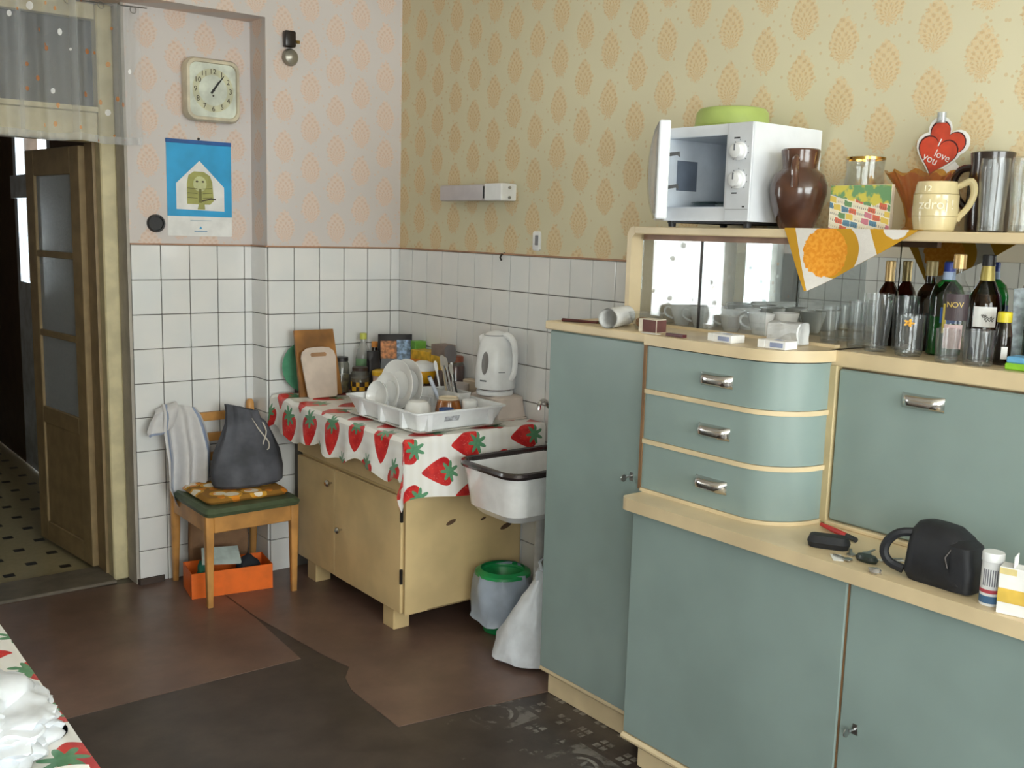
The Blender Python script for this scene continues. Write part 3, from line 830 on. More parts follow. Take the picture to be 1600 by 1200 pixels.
WB = thing('plastic_bag', 'full white plastic carrier bag on the floor against the sideboard', 'plastic bag', (-0.31, -1.46, 0))
t = BM(); seg = 26; rr = []
for z, wx, wy, cx, cy in ((0.004, 0.10, 0.10, -0.31, -1.44), (0.02, 0.13, 0.13, -0.31, -1.44), (0.09, 0.125, 0.13, -0.305, -1.45), (0.18, 0.10, 0.10, -0.30, -1.47), (0.26, 0.07, 0.06, -0.29, -1.485), (0.32, 0.04, 0.03, -0.285, -1.495), (0.36, 0.05, 0.02, -0.28, -1.50)):
    rr.append([Vector((cx + wx * (1 + 0.10 * math.sin(a * 5 + z * 30)) * math.cos(a), cy + wy * (1 + 0.10 * math.sin(a * 6 + z * 22)) * math.sin(a), z + (0.012 * math.sin(a * 4) if z > 0.3 else 0))) for a in [2 * PI * i / seg for i in range(seg)]])
rings(t, rr); obj('bag_body', t, PLB, WB, True)
for s in (-1, 1):
    t = BM(); tube(t, [(-0.28 + s * 0.02, -1.50, 0.355), (-0.285 + s * 0.035, -1.505, 0.40), (-0.28 + s * 0.015, -1.51, 0.425), (-0.275, -1.505, 0.36)], 0.006, 6); obj('bag_handle', t, PLB, WB, True)

# ---------------------------------------------------------------- chair and what is on and under it
CH = thing('wooden_chair', 'light wooden chair with green seat and ladder back by the tiles', 'chair', (-0.9, -0.1, 0))
def leg(x, y, z1, r0=0.012, r1=0.019, dy=0.0):
    t = BM(); rings(t, [rrect(x - r0, x + r0, y - r0, y + r0, r0 * 0.4, 0.0028, 2), rrect(x - r1, x + r1, y + dy - r1, y + dy + r1, r1 * 0.3, z1, 2)]); obj('leg', t, WOODB, CH, True)
leg(-1.092, -0.285, 0.398); leg(-0.715, -0.295, 0.398)
def back_post(x):
    t = BM(); rr = []
    for z, y, r in ((0.0028, 0.118, 0.012), (0.25, 0.105, 0.018), (0.42, 0.105, 0.019), (0.65, 0.118, 0.017), (0.785, 0.126, 0.016), (0.80, 0.127, 0.010)):
        rr.append(rrect(x - r, x + r, y - r, y + r, r * 0.6, z, 3))
    rings(t, rr); obj('leg', t, WOODB, CH, True)
back_post(-1.092); back_post(-0.725)
def apron(x0, x1, y0, y1):
    t = BM(); box(t, x0, x1, y0, y1, 0.325, 0.398, 0.003); obj('apron', t, WOODB, CH)
apron(-1.075, -0.73, -0.305, -0.285); apron(-1.075, -0.74, 0.095, 0.115); apron(-1.105, -1.085, -0.27, 0.09); apron(-0.735, -0.715, -0.28, 0.09)
for z in (0.735, 0.64, 0.55):
    t = BM(); n = 8; rr = []
    for i in range(n + 1):
        s = i / n; x = -1.08 + 0.345 * s; y = 0.118 + 0.010 * math.sin(PI * s)
        rr.append([Vector((x, y - 0.008, z - 0.018)), Vector((x, y + 0.008, z - 0.018)), Vector((x, y + 0.008, z + 0.020)), Vector((x, y - 0.008, z + 0.020))])
    rings(t, rr); obj('back_slat', t, WOODB, CH)
t = BM(); rings(t, [rrect(-1.112, -0.692, -0.325, 0.085, 0.03, 0.399), rrect(-1.118, -0.686, -0.332, 0.088, 0.035, 0.415), rrect(-1.105, -0.70, -0.318, 0.078, 0.04, 0.431)]); obj('seat', t, P('green_seat_vinyl', (78, 92, 66), 0.5, var=0.1, bump=0.1), CH, True)

def orange_print():
    m = Mat('orange_slice_cotton', 0.85); v = m.nt.nodes.new('ShaderNodeTexCoord').outputs['Object']
    d = m.voro(9.0, v); a = m.voro(17.0, v)
    c = m.mix(d.lt(0.42), (150, 106, 36), (216, 160, 52)); c = m.mix(d.lt(0.30), c, (240, 232, 214)); c = m.mix(a.lt(0.3) * 0.7, c, (232, 138, 28))
    m.base(c); return m.m
t = BM(); n = 40
def pillow(bm, x0, x1, y0, y1, z0, th):
    k = 14
    for s in (0, 1):
        pass
    rr = [rrect(x0 + 0.012, x1 - 0.012, y0 + 0.012, y1 - 0.012, 0.03, z0), rrect(x0, x1, y0, y1, 0.04, z0 + th * 0.45), rrect(x0 + 0.015, x1 - 0.015, y0 + 0.015, y1 - 0.015, 0.03, z0 + th)]
    rings(bm, rr)
pillow(t, -1.085, -0.71, -0.265, 0.065, 0.4325, 0.026)
solo('seat_cushion', t, orange_print(), 'flat cotton seat cushion printed with orange slices on the chair', 'cushion', smooth=True)

# sack
SA = thing('drawstring_sack', 'dark grey drawstring sack standing on the chair', 'bag', (-0.835, -0.07, 0.46))
t = BM(); seg = 36; rr = []
for z, wx, wy, cx, cy in ((0.462, 0.155, 0.085, -0.835, -0.085), (0.475, 0.166, 0.10, -0.832, -0.085), (0.53, 0.165, 0.105, -0.832, -0.08), (0.60, 0.145, 0.09, -0.822, -0.06), (0.67, 0.115, 0.07, -0.812, -0.04), (0.72, 0.092, 0.055, -0.812, -0.025), (0.755, 0.078, 0.044, -0.818, -0.015), (0.79, 0.072, 0.044, -0.826, -0.01)):
    k = (z - 0.46) / 0.33
    rr.append([Vector((cx + wx * (1 + 0.09 * k * math.sin(a * 9 + 2) + 0.03 * math.sin(a * 4 + z * 25)) * math.cos(a), cy + wy * (1 + 0.12 * k * math.sin(a * 9 + 2) + 0.04 * math.sin(a * 3 + z * 18)) * math.sin(a), z + (-0.02 * math.cos(a) if z > 0.74 else 0))) for a in [2 * PI * i / seg for i in range(seg)]])
SACK = P('charcoal_canvas', (84, 86, 94), 0.85, var=0.2, scale=9, bump=0.4, bscale=40)
rings(t, rr, True, False); obj('sack_body', t, SACK, SA, True)
t = BM(); lathe(t, [(0.052, 0.0), (0.02, -0.025)], (-0.83, -0.01, 0.777), 20, 1.1, 0.75, True, True); obj('mouth', t, P('mouth_shade', (24, 24, 28), 0.9), SA, True)  # dark disc stands in for the shade inside the sack mouth
CORD = P('white_cord', (206, 200, 188), 0.8)
t = BM(); tube(t, [(-0.80, -0.062, 0.745), (-0.785, -0.085, 0.71), (-0.765, -0.105, 0.675), (-0.748, -0.122, 0.645), (-0.75, -0.128, 0.618), (-0.768, -0.13, 0.612), (-0.778, -0.125, 0.63), (-0.765, -0.115, 0.655), (-0.748, -0.098, 0.69), (-0.752, -0.07, 0.725)], 0.0032, 6); obj('drawstring', t, CORD, SA, True)

# towel
def towel_mat():
    m = Mat('striped_tea_towel', 0.9); u, v, _ = m.xyz('UV')
    s1 = (u - 0.10).abs().lt(0.035).max((u - 0.9).abs().lt(0.04)).max((v - 0.10).abs().lt(0.02)).max((u - 0.17).abs().lt(0.010))
    m.base(m.mix(s1 * 0.8, m.mix(m.noise(30.0), (216, 214, 214), (196, 195, 197)), (120, 138, 172))); m.bump(m.noise(260.0), 0.3, 0.002); return m.m
TWM = towel_mat()
TWL = thing('tea_towel', 'white tea towel with blue stripes hung over the chair back', 'towel', (-1.08, 0.08, 0.36))
def lerp_edges(L, R, v):
    k = v * (len(L) - 1); i = min(int(k), len(L) - 2); f = k - i
    a = [L[i][j] + (L[i + 1][j] - L[i][j]) * f for j in (0, 1)]; c = [R[i][j] + (R[i + 1][j] - R[i][j]) * f for j in (0, 1)]
    return a, c
def hang(Lp, Rp, y0, ph, folds, amp, topback):
    def fn(u, v):
        a, c = lerp_edges(Lp, Rp, v)
        x = a[0] + (c[0] - a[0]) * u; z = a[1] + (c[1] - a[1]) * u
        y = y0 - amp * (0.5 + 0.5 * math.sin(u * folds + ph + v * 1.5)) * (0.35 + v) - (0.012 * v)
        if v < 0.10: y += (0.10 - v) / 0.10 * topback
        return (x, y, z)
    return fn
t = BM()
sheet(t, 34, 24, hang([(-1.135, 0.812), (-1.150, 0.70), (-1.138, 0.56), (-1.142, 0.45), (-1.105, 0.362)], [(-0.985, 0.785), (-0.955, 0.70), (-0.935, 0.60), (-0.94, 0.47), (-1.075, 0.372)], 0.093, 0.6, 15, 0.055, 0.035), lambda u, v: (u, 1 - v))
obj('towel_front', t, TWM, TWL, True)
t = BM()
sheet(t, 18, 14, hang([(-1.165, 0.79), (-1.20, 0.745), (-1.218, 0.70), (-1.205, 0.675)], [(-1.07, 0.818), (-1.08, 0.77), (-1.10, 0.71), (-1.13, 0.70)], 0.095, 2.0, 7, 0.025, 0.03), lambda u, v: (0.3 + u * 0.4, 0.35 - v * 0.27))
obj('towel_corner', t, TWM, TWL, True)

# under the chair
bx = bpy.data.objects.new('shoe_box', None); COL.objects.link(bx); bx.location = (-0.935, -0.098, 0.0026); bx.rotation_euler = (0, 0, -0.16)
tag(bx, 'open bright orange cardboard box under the chair', 'box')
ORC = P('orange_card', (242, 112, 24), 0.55, var=0.05)
for nm, x0, x1, y0, y1, z0, z1 in (('box_bottom', -0.175, 0.175, -0.09, 0.09, 0, 0.003), ('box_wall', -0.175, 0.175, -0.09, -0.087, 0.003, 0.112), ('box_wall', -0.175, 0.175, 0.087, 0.09, 0.003, 0.112), ('box_wall', -0.175, -0.172, -0.087, 0.087, 0.003, 0.112), ('box_wall', 0.172, 0.175, -0.087, 0.087, 0.003, 0.112)):
    t = BM(); box(t, x0, x1, y0, y1, z0, z1); obj(nm, t, ORC, bx, local=True)
bm = BM(); box(bm, -1.00, -0.90, -0.12, -0.02, 0.008, 0.125, 0.02, 2)
solo('dark_shoe', crumple((-0.85, -0.115, 0.0065), 0.06, 0.045, 0.085, 5.5, 3, 0.25, 3), P('dark_cloth', (34, 38, 46), 0.8), 'dark shoe lying in the orange box', 'shoe', smooth=True); bm.free()
bm = BM(); prism(bm, [(-0.10, -0.045), (0.08, -0.06), (0.10, 0.045), (-0.07, 0.05)], 0.004, Matrix.Translation((-0.965, -0.085, 0.150)) @ Matrix.Rotation(0.55, 4, 'X') @ Matrix.Rotation(0.12, 4, 'Y'))
solo('folded_paper', bm, P('pale_green_paper', (196, 210, 206), 0.7), 'pale folded paper sticking out of the orange box', 'paper')
solo('green_rag', crumple((-1.03, -0.085, 0.0065), 0.042, 0.045, 0.085, 9.2, 3, 0.35, 4), P('green_cloth', (40, 112, 92), 0.85), 'green rag at the left end of the orange box', 'rag', smooth=True)
bm = BM(); rings(bm, [rrect(-1.045, -0.775, 0.052, 0.088, 0.015, 0.0028), rrect(-1.05, -0.77, 0.05, 0.09, 0.015, 0.16), rrect(-1.04, -0.785, 0.05, 0.09, 0.01, 0.30)])
for v in bm.verts: v.co.y += 0.008 * math.sin(v.co.x * 40 + v.co.z * 20)
solo('paper_bag', bm, P('brown_paper', (132, 100, 72), 0.8, bump=0.4, bscale=20), 'brown paper bag standing behind the orange box under the chair', 'paper bag')
# ---------------------------------------------------------------- on the back wall: clock, calendar, socket, bell
CK = thing('wall_clock', 'square cream wall clock with rounded corners and black hands', 'clock', (-0.878, R_Y, 2.04))
def rr2(w, h, r, k=5):
    return [(p.x, p.y) for p in rrect(-w / 2, w / 2, -h / 2, h / 2, r, 0, k)]
CC = (-0.884, 2.163)
def stack(bm, secs, M):
    rings(bm, [[M @ Vector((x, y, d)) for x, y in rr2(w, h, r)] for w, h, r, d in secs])
CASE = P('clock_case', (206, 196, 172), 0.35)
M0 = FR('-Y', (CC[0], R_Y, CC[1]))
t = BM(); stack(t, [(0.236, 0.256, 0.04, 0.0), (0.246, 0.266, 0.044, 0.045), (0.232, 0.250, 0.04, 0.062), (0.210, 0.228, 0.034, 0.063), (0.206, 0.224, 0.032, 0.053)], M0); obj('case', t, CASE, CK, True)
t = BM(); stack(t, [(0.206, 0.224, 0.032, 0.051), (0.205, 0.223, 0.032, 0.0545)], M0); dial = obj('dial', t, P('clock_dial', (212, 218, 206), 0.3), CK)
t = BM(); rings(t, [[M0 @ Vector((r * math.cos(a), r * math.sin(a), d)) for a in [2 * PI * i / 40 for i in range(40)]] for r, d in ((0.064, 0.0544), (0.064, 0.0550), (0.091, 0.0550), (0.091, 0.0544))], closed=True); obj('number_ring', t, P('cream_ring', (206, 206, 176), 0.4), dial)
INK = P('dark_ink', (62, 52, 40), 0.6)
for h in range(1, 13):
    a = PI / 2 - h * PI / 6
    text('numeral', str(h), 0.031, INK, dial, FR('-Y', (CC[0] + 0.078 * math.cos(a), R_Y - 0.0552, CC[1] + 0.078 * math.sin(a))))
def hand(name, ang, l, w, d):
    t = BM(); prism(t, [(-w, -0.016), (w, -0.016), (w * 0.8, l * 0.85), (0, l), (-w * 0.8, l * 0.85)], 0.0015, FR('-Y', (CC[0], R_Y - d, CC[1])) @ Matrix.Rotation(-ang, 4, 'Z')); obj(name, t, BLACKP, CK)
hand('hour_hand', 0.62, 0.055, 0.0045, 0.0565); hand('minute_hand', 0.64, 0.083, 0.0032, 0.0585)
t = BM(); lathe(t, [(0.006, 0), (0.006, 0.005)], seg=12, M=FR('-Y', (CC[0], R_Y - 0.0562, CC[1]))); obj('centre_pin', t, BLACKP, CK)
t = BM(); lathe(t, [(0.004, 0), (0.004, 0.0008)], seg=10, M=FR('-Y', (CC[0], R_Y - 0.0552, CC[1] - 0.022))); obj('alarm_dot', t, INK, CK)

CA = thing('wall_calendar', 'blue and white calendar with a pharaoh head picture', 'calendar', (-0.932, R_Y, 1.54))
CX, CZ = -0.932, 1.54
t = BM(); box(t, CX - 0.145, CX + 0.145, R_Y - 0.004, R_Y - 0.0005, CZ, CZ + 0.41); sh = obj('sheet', t, PAPER, CA)
def flat(name, pts, off, mat, parent=CA):
    t = BM(); prism(t, pts, 0.0006, FR('-Y', (CX, R_Y - 0.0042 - off, CZ))); return obj(name, t, mat, parent)
BLUE = P('calendar_blue', (44, 162, 218), 0.5, var=0.08, scale=6)
flat('blue_field', [(-0.145, 0.085), (0.145, 0.085), (0.145, 0.395), (-0.145, 0.395)], 0.0, BLUE)
t = BM(); box(t, CX - 0.146, CX + 0.146, R_Y - 0.007, R_Y, CZ + 0.395, CZ + 0.412, 0.001); obj('binding', t, P('binding_blue', (38, 92, 160), 0.5), CA)
t = BM(); lathe(t, [(0.006, 0), (0.004, 0.008)], seg=10, M=FR('-Y', (CX, R_Y, CZ + 0.418))); obj('nail', t, DARKM, CA)
flat('white_house', [(-0.105, 0.115), (0.11, 0.11), (0.11, 0.215), (0.0, 0.325), (-0.105, 0.225)], 0.0006, PAPER)
OLI = P('olive_drawing', (164, 164, 96), 0.6); OLD = P('olive_dark', (112, 112, 60), 0.6)
head = [(-0.058, 0.138), (0.045, 0.138), (0.062, 0.155), (0.056, 0.235), (0.046, 0.262), (0.02, 0.278), (-0.025, 0.279), (-0.05, 0.262), (-0.058, 0.225)]
flat('pharaoh_head', head, 0.0012, OLI); flat('pharaoh_neck', [(-0.012, 0.116), (0.022, 0.116), (0.02, 0.138), (-0.006, 0.138)], 0.0012, OLI)
flat('face', [(-0.028 + 0.034 * math.cos(a), 0.226 + 0.034 * math.sin(a)) if False else (0.0 + 0.030 * math.cos(a), 0.226 + 0.034 * math.sin(a)) for a in [2 * PI * i / 16 for i in range(16)]], 0.0018, P('pale_face', (196, 200, 150), 0.6))
for sx in (-0.013, 0.014): flat('eye', [(sx + 0.006 * math.cos(a), 0.236 + 0.004 * math.sin(a)) for a in [2 * PI * i / 10 for i in range(10)]], 0.0024, INK)
flat('beard', [(-0.006, 0.145), (0.008, 0.145), (0.006, 0.205), (-0.004, 0.205)], 0.0024, OLD)
for z in (0.165, 0.185, 0.205):
    flat('stripe', [(-0.056, z), (-0.012, z - 0.002), (-0.012, z + 0.001), (-0.056, z + 0.003)], 0.0024, OLD); flat('stripe', [(0.012, z - 0.002), (0.055, z + 0.002), (0.055, z + 0.005), (0.012, z + 0.001)], 0.0024, OLD)
flat('snake', [(0.008, 0.150), (0.05, 0.160), (0.072, 0.158), (0.07, 0.164), (0.05, 0.166), (0.008, 0.155)], 0.0024, INK)
flat('headline', [(-0.045, 0.066), (0.05, 0.066), (0.05, 0.069), (-0.045, 0.069)], 0.0, P('pale_ink', (176, 190, 200), 0.6))
flat('logo', [(-0.006, 0.032), (0.008, 0.032), (0.001, 0.043)], 0.0, BLUE); flat('small_print', [(-0.028, 0.018), (0.03, 0.018), (0.03, 0.023), (-0.028, 0.023)], 0.0, P('pale_blue_ink', (140, 170, 196), 0.6))

t = BM(); lathe(t, [(0.038, 0), (0.038, 0.014), (0.034, 0.02), (0.029, 0.02), (0.027, 0.012)], seg=24, M=FR('-Y', (-1.128, R_Y, 1.591)))
solo('wall_socket', t, BLACKP, 'round black wall socket beside the calendar', 'socket', smooth=True)
BE = thing('door_bell', 'old black door bell with a grey dome high on the back wall', 'bell', (-0.582, 0, 2.30))
t = BM(); box(t, -0.612, -0.560, -0.035, 0, 2.365, 2.435, 0.008, 2); obj('housing', t, P('bakelite', (40, 32, 30), 0.3), BE, True)
t = BM(); lathe(t, [(0.036, 0.008), (0.037, 0.016), (0.030, 0.03), (0.014, 0.038), (0.002, 0.04)], seg=20, M=FR('-Y', (-0.580, 0, 2.325))); obj('dome', t, P('dull_bell_metal', (150, 146, 134), 0.35, metal=0.6), BE, True)
t = BM(); lathe(t, [(0.008, 0.0), (0.008, 0.035)], seg=10, M=FR('-Y', (-0.580, 0, 2.325))); obj('post', t, DARKM, BE)
t = BM(); tube(t, [(-0.56, -0.015, 2.395), (-0.545, -0.015, 2.395)], 0.005, 8); lathe(t, [(0.008, -0.006), (0.008, 0.006)], (-0.543, -0.015, 2.393), 10); obj('binding_post', t, P('brass', (150, 124, 70), 0.35, metal=0.8), BE, True)

# ---------------------------------------------------------------- on the right wall: lamp, switch, hook
LA = thing('wall_lamp', 'narrow wall lamp with frosted shade and white socket box', 'lamp', (0, -0.67, 1.72))
t = BM(); box(t, -0.075, -0.03, -0.765, -0.445, 1.722, 1.79, 0.008, 2); obj('shade', t, P('frosted_shade', (196, 190, 194), 0.35, var=0.03), LA, True)
t = BM(); box(t, -0.08, 0.0, -0.905, -0.785, 1.722, 1.792, 0.004); obj('socket_box', t, WHITEP, LA)
t = BM(); box(t, -0.07, -0.03, -0.786, -0.764, 1.732, 1.782); obj('collar', t, BLACKP, LA)
t = BM(); box(t, -0.03, 0.0, -0.785, -0.47, 1.735, 1.778); obj('back_plate', t, P('lamp_backplate', (206, 200, 190), 0.5), LA)
for z in (1.735, 1.775):
    t = BM(); tube(t, [(-0.04, -0.905, z), (-0.04, -0.912, z)], 0.006, 8); obj('screw', t, STEEL, LA)
SW = thing('light_switch', 'white wall switch above the tiles beside the hutch', 'switch', (0, -1.05, 1.523))
t = BM(); stack(t, [(0.046, 0.078, 0.012, 0.0), (0.046, 0.078, 0.012, 0.008), (0.038, 0.07, 0.010, 0.011)], FR('-X', (0, -1.05, 1.562))); obj('plate', t, WHITEP, SW, True)
t = BM(); box(t, -0.017, -0.009, -1.066, -1.050, 1.545, 1.585, 0.002); obj('rocker', t, P('grey_rocker', (130, 130, 136), 0.4), SW)
t = BM(); box(t, -0.015, -0.009, -1.048, -1.036, 1.55, 1.58, 0.002); obj('rocker', t, WHITEP, SW)
t = BM(); tube(t, [(0, -0.832, 1.502), (-0.016, -0.832, 1.50), (-0.022, -0.832, 1.488), (-0.016, -0.832, 1.476)], 0.004, 8); lathe(t, [(0.008, 0), (0.007, 0.003)], seg=10, M=FR('-X', (0, -0.832, 1.502)))
solo('wall_hook', t, DARKM, 'small dark hook at the top edge of the tiles', 'hook', smooth=True)

# ---------------------------------------------------------------- on the top shelf
SH = 1.6255
MW = thing('microwave_oven', 'white microwave oven with its door open on the hutch shelf', 'microwave', (-0.17, -2.2, SH))
MX, MY0, MY1, MZ0, MZ1 = -0.33, -2.38, -2.03, 1.643, 1.917
MWW = P('microwave_white', (226, 230, 236), 0.32, var=0.02); MWP = P('microwave_panel', (214, 218, 224), 0.35, var=0.02); CAV = P('oven_cavity', (214, 222, 232), 0.35, var=0.03)
t = BM()
CY0, CY1, CZ0, CZ1 = -2.285, -2.062, 1.682, 1.888
for a in ((MX, -0.02, MY0, MY1, CZ1, MZ1), (MX, -0.02, MY0, MY1, MZ0, CZ0), (MX, -0.02, CY1, MY1, CZ0, CZ1), (MX, -0.02, MY0, CY0, CZ0, CZ1), (-0.05, -0.02, CY0, CY1, CZ0, CZ1)): box(t, *a)
bmesh.ops.remove_doubles(t, verts=t.verts, dist=1e-5)
obj('casing', t, MWW, MW)
t = BM()
for a in ((-0.329, -0.05, CY0, CY1, CZ0, CZ0 + 0.002), (-0.329, -0.05, CY0, CY1, CZ1 - 0.002, CZ1), (-0.329, -0.05, CY0, CY0 + 0.002, CZ0, CZ1), (-0.329, -0.05, CY1 - 0.002, CY1, CZ0, CZ1), (-0.053, -0.05, CY0, CY1, CZ0, CZ1)): box(t, *a)
cv = obj('cavity', t, CAV, MW)
t = BM(); box(t, -0.295, -0.205, -2.0655, -2.0635, 1.735, 1.825); obj('vent_plate', t, P('mica_plate', (112, 122, 138), 0.5), cv)
t = BM(); lathe(t, [(0.098, 0.0), (0.105, 0.006), (0.10, 0.008), (0.02, 0.004)], (-0.19, -2.173, CZ0 + 0.012), 28); obj('turntable', t, glass('turntable_glass', (180, 200, 198), 1.5), MW, True)
t = BM(); lathe(t, [(0.03, 0), (0.03, 0.014)], (-0.19, -2.173, CZ0 + 0.001), 14); obj('coupler', t, WHITEP, MW)
t = BM(); box(t, MX - 0.006, MX, MY0, -2.292, MZ0, MZ1, 0.002); pn = obj('control_panel', t, MWP, MW)
for z in (1.838, 1.759):
    t = BM(); lathe(t, [(0.026, 0), (0.025, 0.006), (0.020, 0.008), (0.019, 0.022), (0.012, 0.024)], seg=22, M=FR('-X', (MX - 0.006, -2.337, z))); k = obj('knob', t, WHITEP, pn, True)
    t = BM(); box(t, MX - 0.0315, MX - 0.029, -2.339, -2.335, z, z + 0.018); obj('pointer', t, P('grey_mark', (120, 124, 130), 0.5), k)
    t = BM()
    for i in range(9):
        a = PI * (1.25 - 1.5 * i / 8); box(t, MX - 0.0068, MX - 0.0058, -2.337 - 0.031 * math.cos(a) - 0.0015, -2.337 - 0.031 * math.cos(a) + 0.0015, z + 0.031 * math.sin(a) - 0.0015, z + 0.031 * math.sin(a) + 0.0015)
    obj('dial_marks', t, MATS['grey_mark'], pn)
for y, z, w in ((-2.325, 1.875, 0.02), (-2.325, 1.722, 0.018), (-2.36, 1.684, 0.008)):
    t = BM(); box(t, MX - 0.0068, MX - 0.0058, y - w / 2, y + w / 2, z - 0.002, z + 0.002); obj('print', t, P('black_print', (40, 40, 44), 0.6), pn)
t = BM(); box(t, MX - 0.0066, MX - 0.0058, MY0 + 0.004, -2.295, 1.676, 1.6772); obj('panel_seam', t, MATS['grey_mark'], pn)
for x, y in ((-0.30, -2.06), (-0.30, -2.35), (-0.06, -2.06), (-0.06, -2.35)):
    t = BM(); lathe(t, [(0.011, 0), (0.013, 0.018)], (x, y, SH), 12); obj('foot', t, BLACKP, MW)
t = BM(); box(t, -0.31, -0.03, MY0 + 0.02, MY1 - 0.02, 1.636, 1.643); obj('base_plate', t, BLACKP, MW)
# door hinged at the left, swung half open
a0 = math.atan2(-0.71, -0.70); hx, hy = MX - 0.004, MY1
Md = Matrix.Translation((hx, hy, MZ0)) @ Matrix.Rotation(a0, 4, 'Z')
t = BM(); box(t, 0.0, 0.262, -0.014, 0.018, 0, 0.274, 0.004); bmesh.ops.transform(t, matrix=Md, verts=t.verts); md = obj('door', t, MWW, MW)
t = BM(); rr = []
for i in range(13):
    s = i / 12; z = 0.004 + 0.266 * s; bul = 0.024 * math.sin(PI * s) ** 0.6
    rr.append([Vector((0.004, -0.014, z)), Vector((0.258, -0.014, z)), Vector((0.250, -0.015 - bul, z)), Vector((0.10, -0.015 - bul * 1.05, z)), Vector((0.012, -0.015 - bul * 0.4, z))])
rings(t, rr); bmesh.ops.transform(t, matrix=Md, verts=t.verts); obj('door_front', t, glass('clear_door_front', (236, 230, 222), 1.4, 0.05, 1.5, 0.18), md, True)
t = BM(); box(t, 0.03, 0.20, 0.018, 0.020, 0.03, 0.244, 0.001); bmesh.ops.transform(t, matrix=Md, verts=t.verts); obj('door_window', t, P('oven_mesh', (60, 64, 72), 0.4), md)
for z in (0.095, 0.185):
    t = BM(); prism(t, [(0.0, 0.0), (0.028, 0.004), (0.03, -0.012), (0.022, -0.006), (0.0, -0.010)], 0.006, Md @ Matrix(((0, 0, 1, 0.240), (1, 0, 0, 0.018), (0, 1, 0, z), (0, 0, 0, 1)))); obj('latch', t, BLACKP, md)

t = BM(); lathe(t, [(0.118, 0), (0.122, 0.008), (0.112, 0.014), (0.108, 0.050), (0.10, 0.062), (0.085, 0.066)], (-0.16, -2.155, MZ1 + 0.0005), 32)
solo('lime_bowl', t, P('lime_plastic', (162, 180, 100), 0.35, var=0.04), 'lime green plastic bowl turned over on the microwave', 'bowl', smooth=True)

JUG = P('brown_stoneware', (80, 50, 36), 0.18, var=0.18, scale=10, coat=0.5)
J = thing('stoneware_jug', 'glossy brown stoneware jug beside the microwave', 'jug', (-0.235, -2.468, SH))
t = BM(); lathe(t, [(0.045, 0.0), (0.05, 0.008), (0.066, 0.05), (0.078, 0.095), (0.078, 0.12), (0.068, 0.148), (0.05, 0.162), (0.047, 0.168), (0.052, 0.205), (0.053, 0.214), (0.05, 0.218), (0.045, 0.214), (0.042, 0.17), (0.03, 0.15)], (-0.235, -2.468, SH), 32); obj('jug_body', t, JUG, J, True)
t = BM(); tube(t, [(-0.283, -2.492, SH + 0.195), (-0.298, -2.50, SH + 0.185), (-0.310, -2.507, SH + 0.16), (-0.306, -2.506, SH + 0.135), (-0.30, -2.503, SH + 0.115)], 0.010, 10, taper=[0.008, 0.011, 0.010, 0.010, 0.012]); obj('jug_handle', t, JUG, J, True)

def tumbler(prof_o, th=0.0022, bt=0.008):
    pin = [(max(r - th, 0.001), z) for r, z in reversed(prof_o)]
    pin[-1] = (pin[-1][0], prof_o[0][1] + bt)
    return prof_o + pin
def drinking_glass(name, c, prof, label, group=None, th=0.0022, bt=0.008, seg=28, mat=None):
    t = BM(); lathe(t, tumbler(prof, th, bt), c, seg)
    return solo(name, t, mat or GLASS, label, 'glass', group, True, base=c)
G_ = thing('gold_rim_glass', 'stemless clear glass with a gold rim behind the picture card', 'glass', (-0.10, -2.585, SH))
t = BM(); lathe(t, tumbler([(0.03, 0), (0.034, 0.004), (0.05, 0.07), (0.054, 0.12), (0.050, 0.165), (0.0525, 0.198)]), (-0.10, -2.585, SH), 28); obj('bowl', t, GLASS, G_, True)
t = BM(); rings(t, [[Vector((-0.10 + r * math.cos(a), -2.585 + r * math.sin(a), SH + z)) for a in [2 * PI * i / 28 for i in range(28)]] for r, z in ((0.0532, 0.193), (0.0532, 0.200), (0.0498, 0.200), (0.0498, 0.193))], closed=True); obj('gold_rim', t, P('gold', (206, 168, 84), 0.2, metal=1.0), G_, True)

def town_print():
    """gouache-like town: hills above, rows of bright houses with pale outlines below"""
    m = Mat('town_picture', 0.5); v = m.nt.nodes.new('ShaderNodeTexCoord').outputs['Object']
    sp = m.nt.nodes.new('ShaderNodeSeparateXYZ'); m.nt.links.new(v, sp.inputs[0])
    y = E(m.nt, sp.outputs[1]); z = E(m.nt, sp.outputs[2])
    wv = m.noise(30.0, v, 2) - 0.5
    q = z + y * -0.25 + wv * 0.012
    row = (q / 0.017).floor(); u = y / 0.024 + row * 0.37 + wv * 0.3
    cell = m.comb(u.floor(), row, 0.0)
    wn = m.nt.nodes.new('ShaderNodeTexWhiteNoise'); m.nt.links.new(cell, wn.inputs[0]); k = E(m.nt, wn.outputs['Value'])
    c = m.mix(k.gt(0.2), (214, 108, 78), (232, 222, 196))
    c = m.mix(k.gt(0.5), c, (92, 136, 160)); c = m.mix(k.gt(0.66), c, (226, 196, 92)); c = m.mix(k.gt(0.78), c, (206, 126, 140)); c = m.mix(k.gt(0.88), c, (110, 150, 100))
    fq = (q / 0.017).fract(); fu = u.fract()
    line = fq.lt(0.16).max(fu.lt(0.10)); c = m.mix(line * 0.85, c, (240, 234, 214))
    win = (fu * 4.0).fract().lt(0.35) * (fq - 0.45).abs().lt(0.16) * k.lt(0.66); c = m.mix(win * 0.7, c, (90, 84, 96))
    hill = m.mix(m.noise(26.0, v, 3).ss(0.45, 0.55), (112, 158, 108), (212, 200, 84))
    m.base(m.mix((z + y * -0.18 + wv * 0.03).gt(0.078), c, hill)); return m.m
PC = thing('picture_box', 'small flat box with a colourful town picture before the gold rimmed glass', 'box', (-0.225, -2.665, SH))
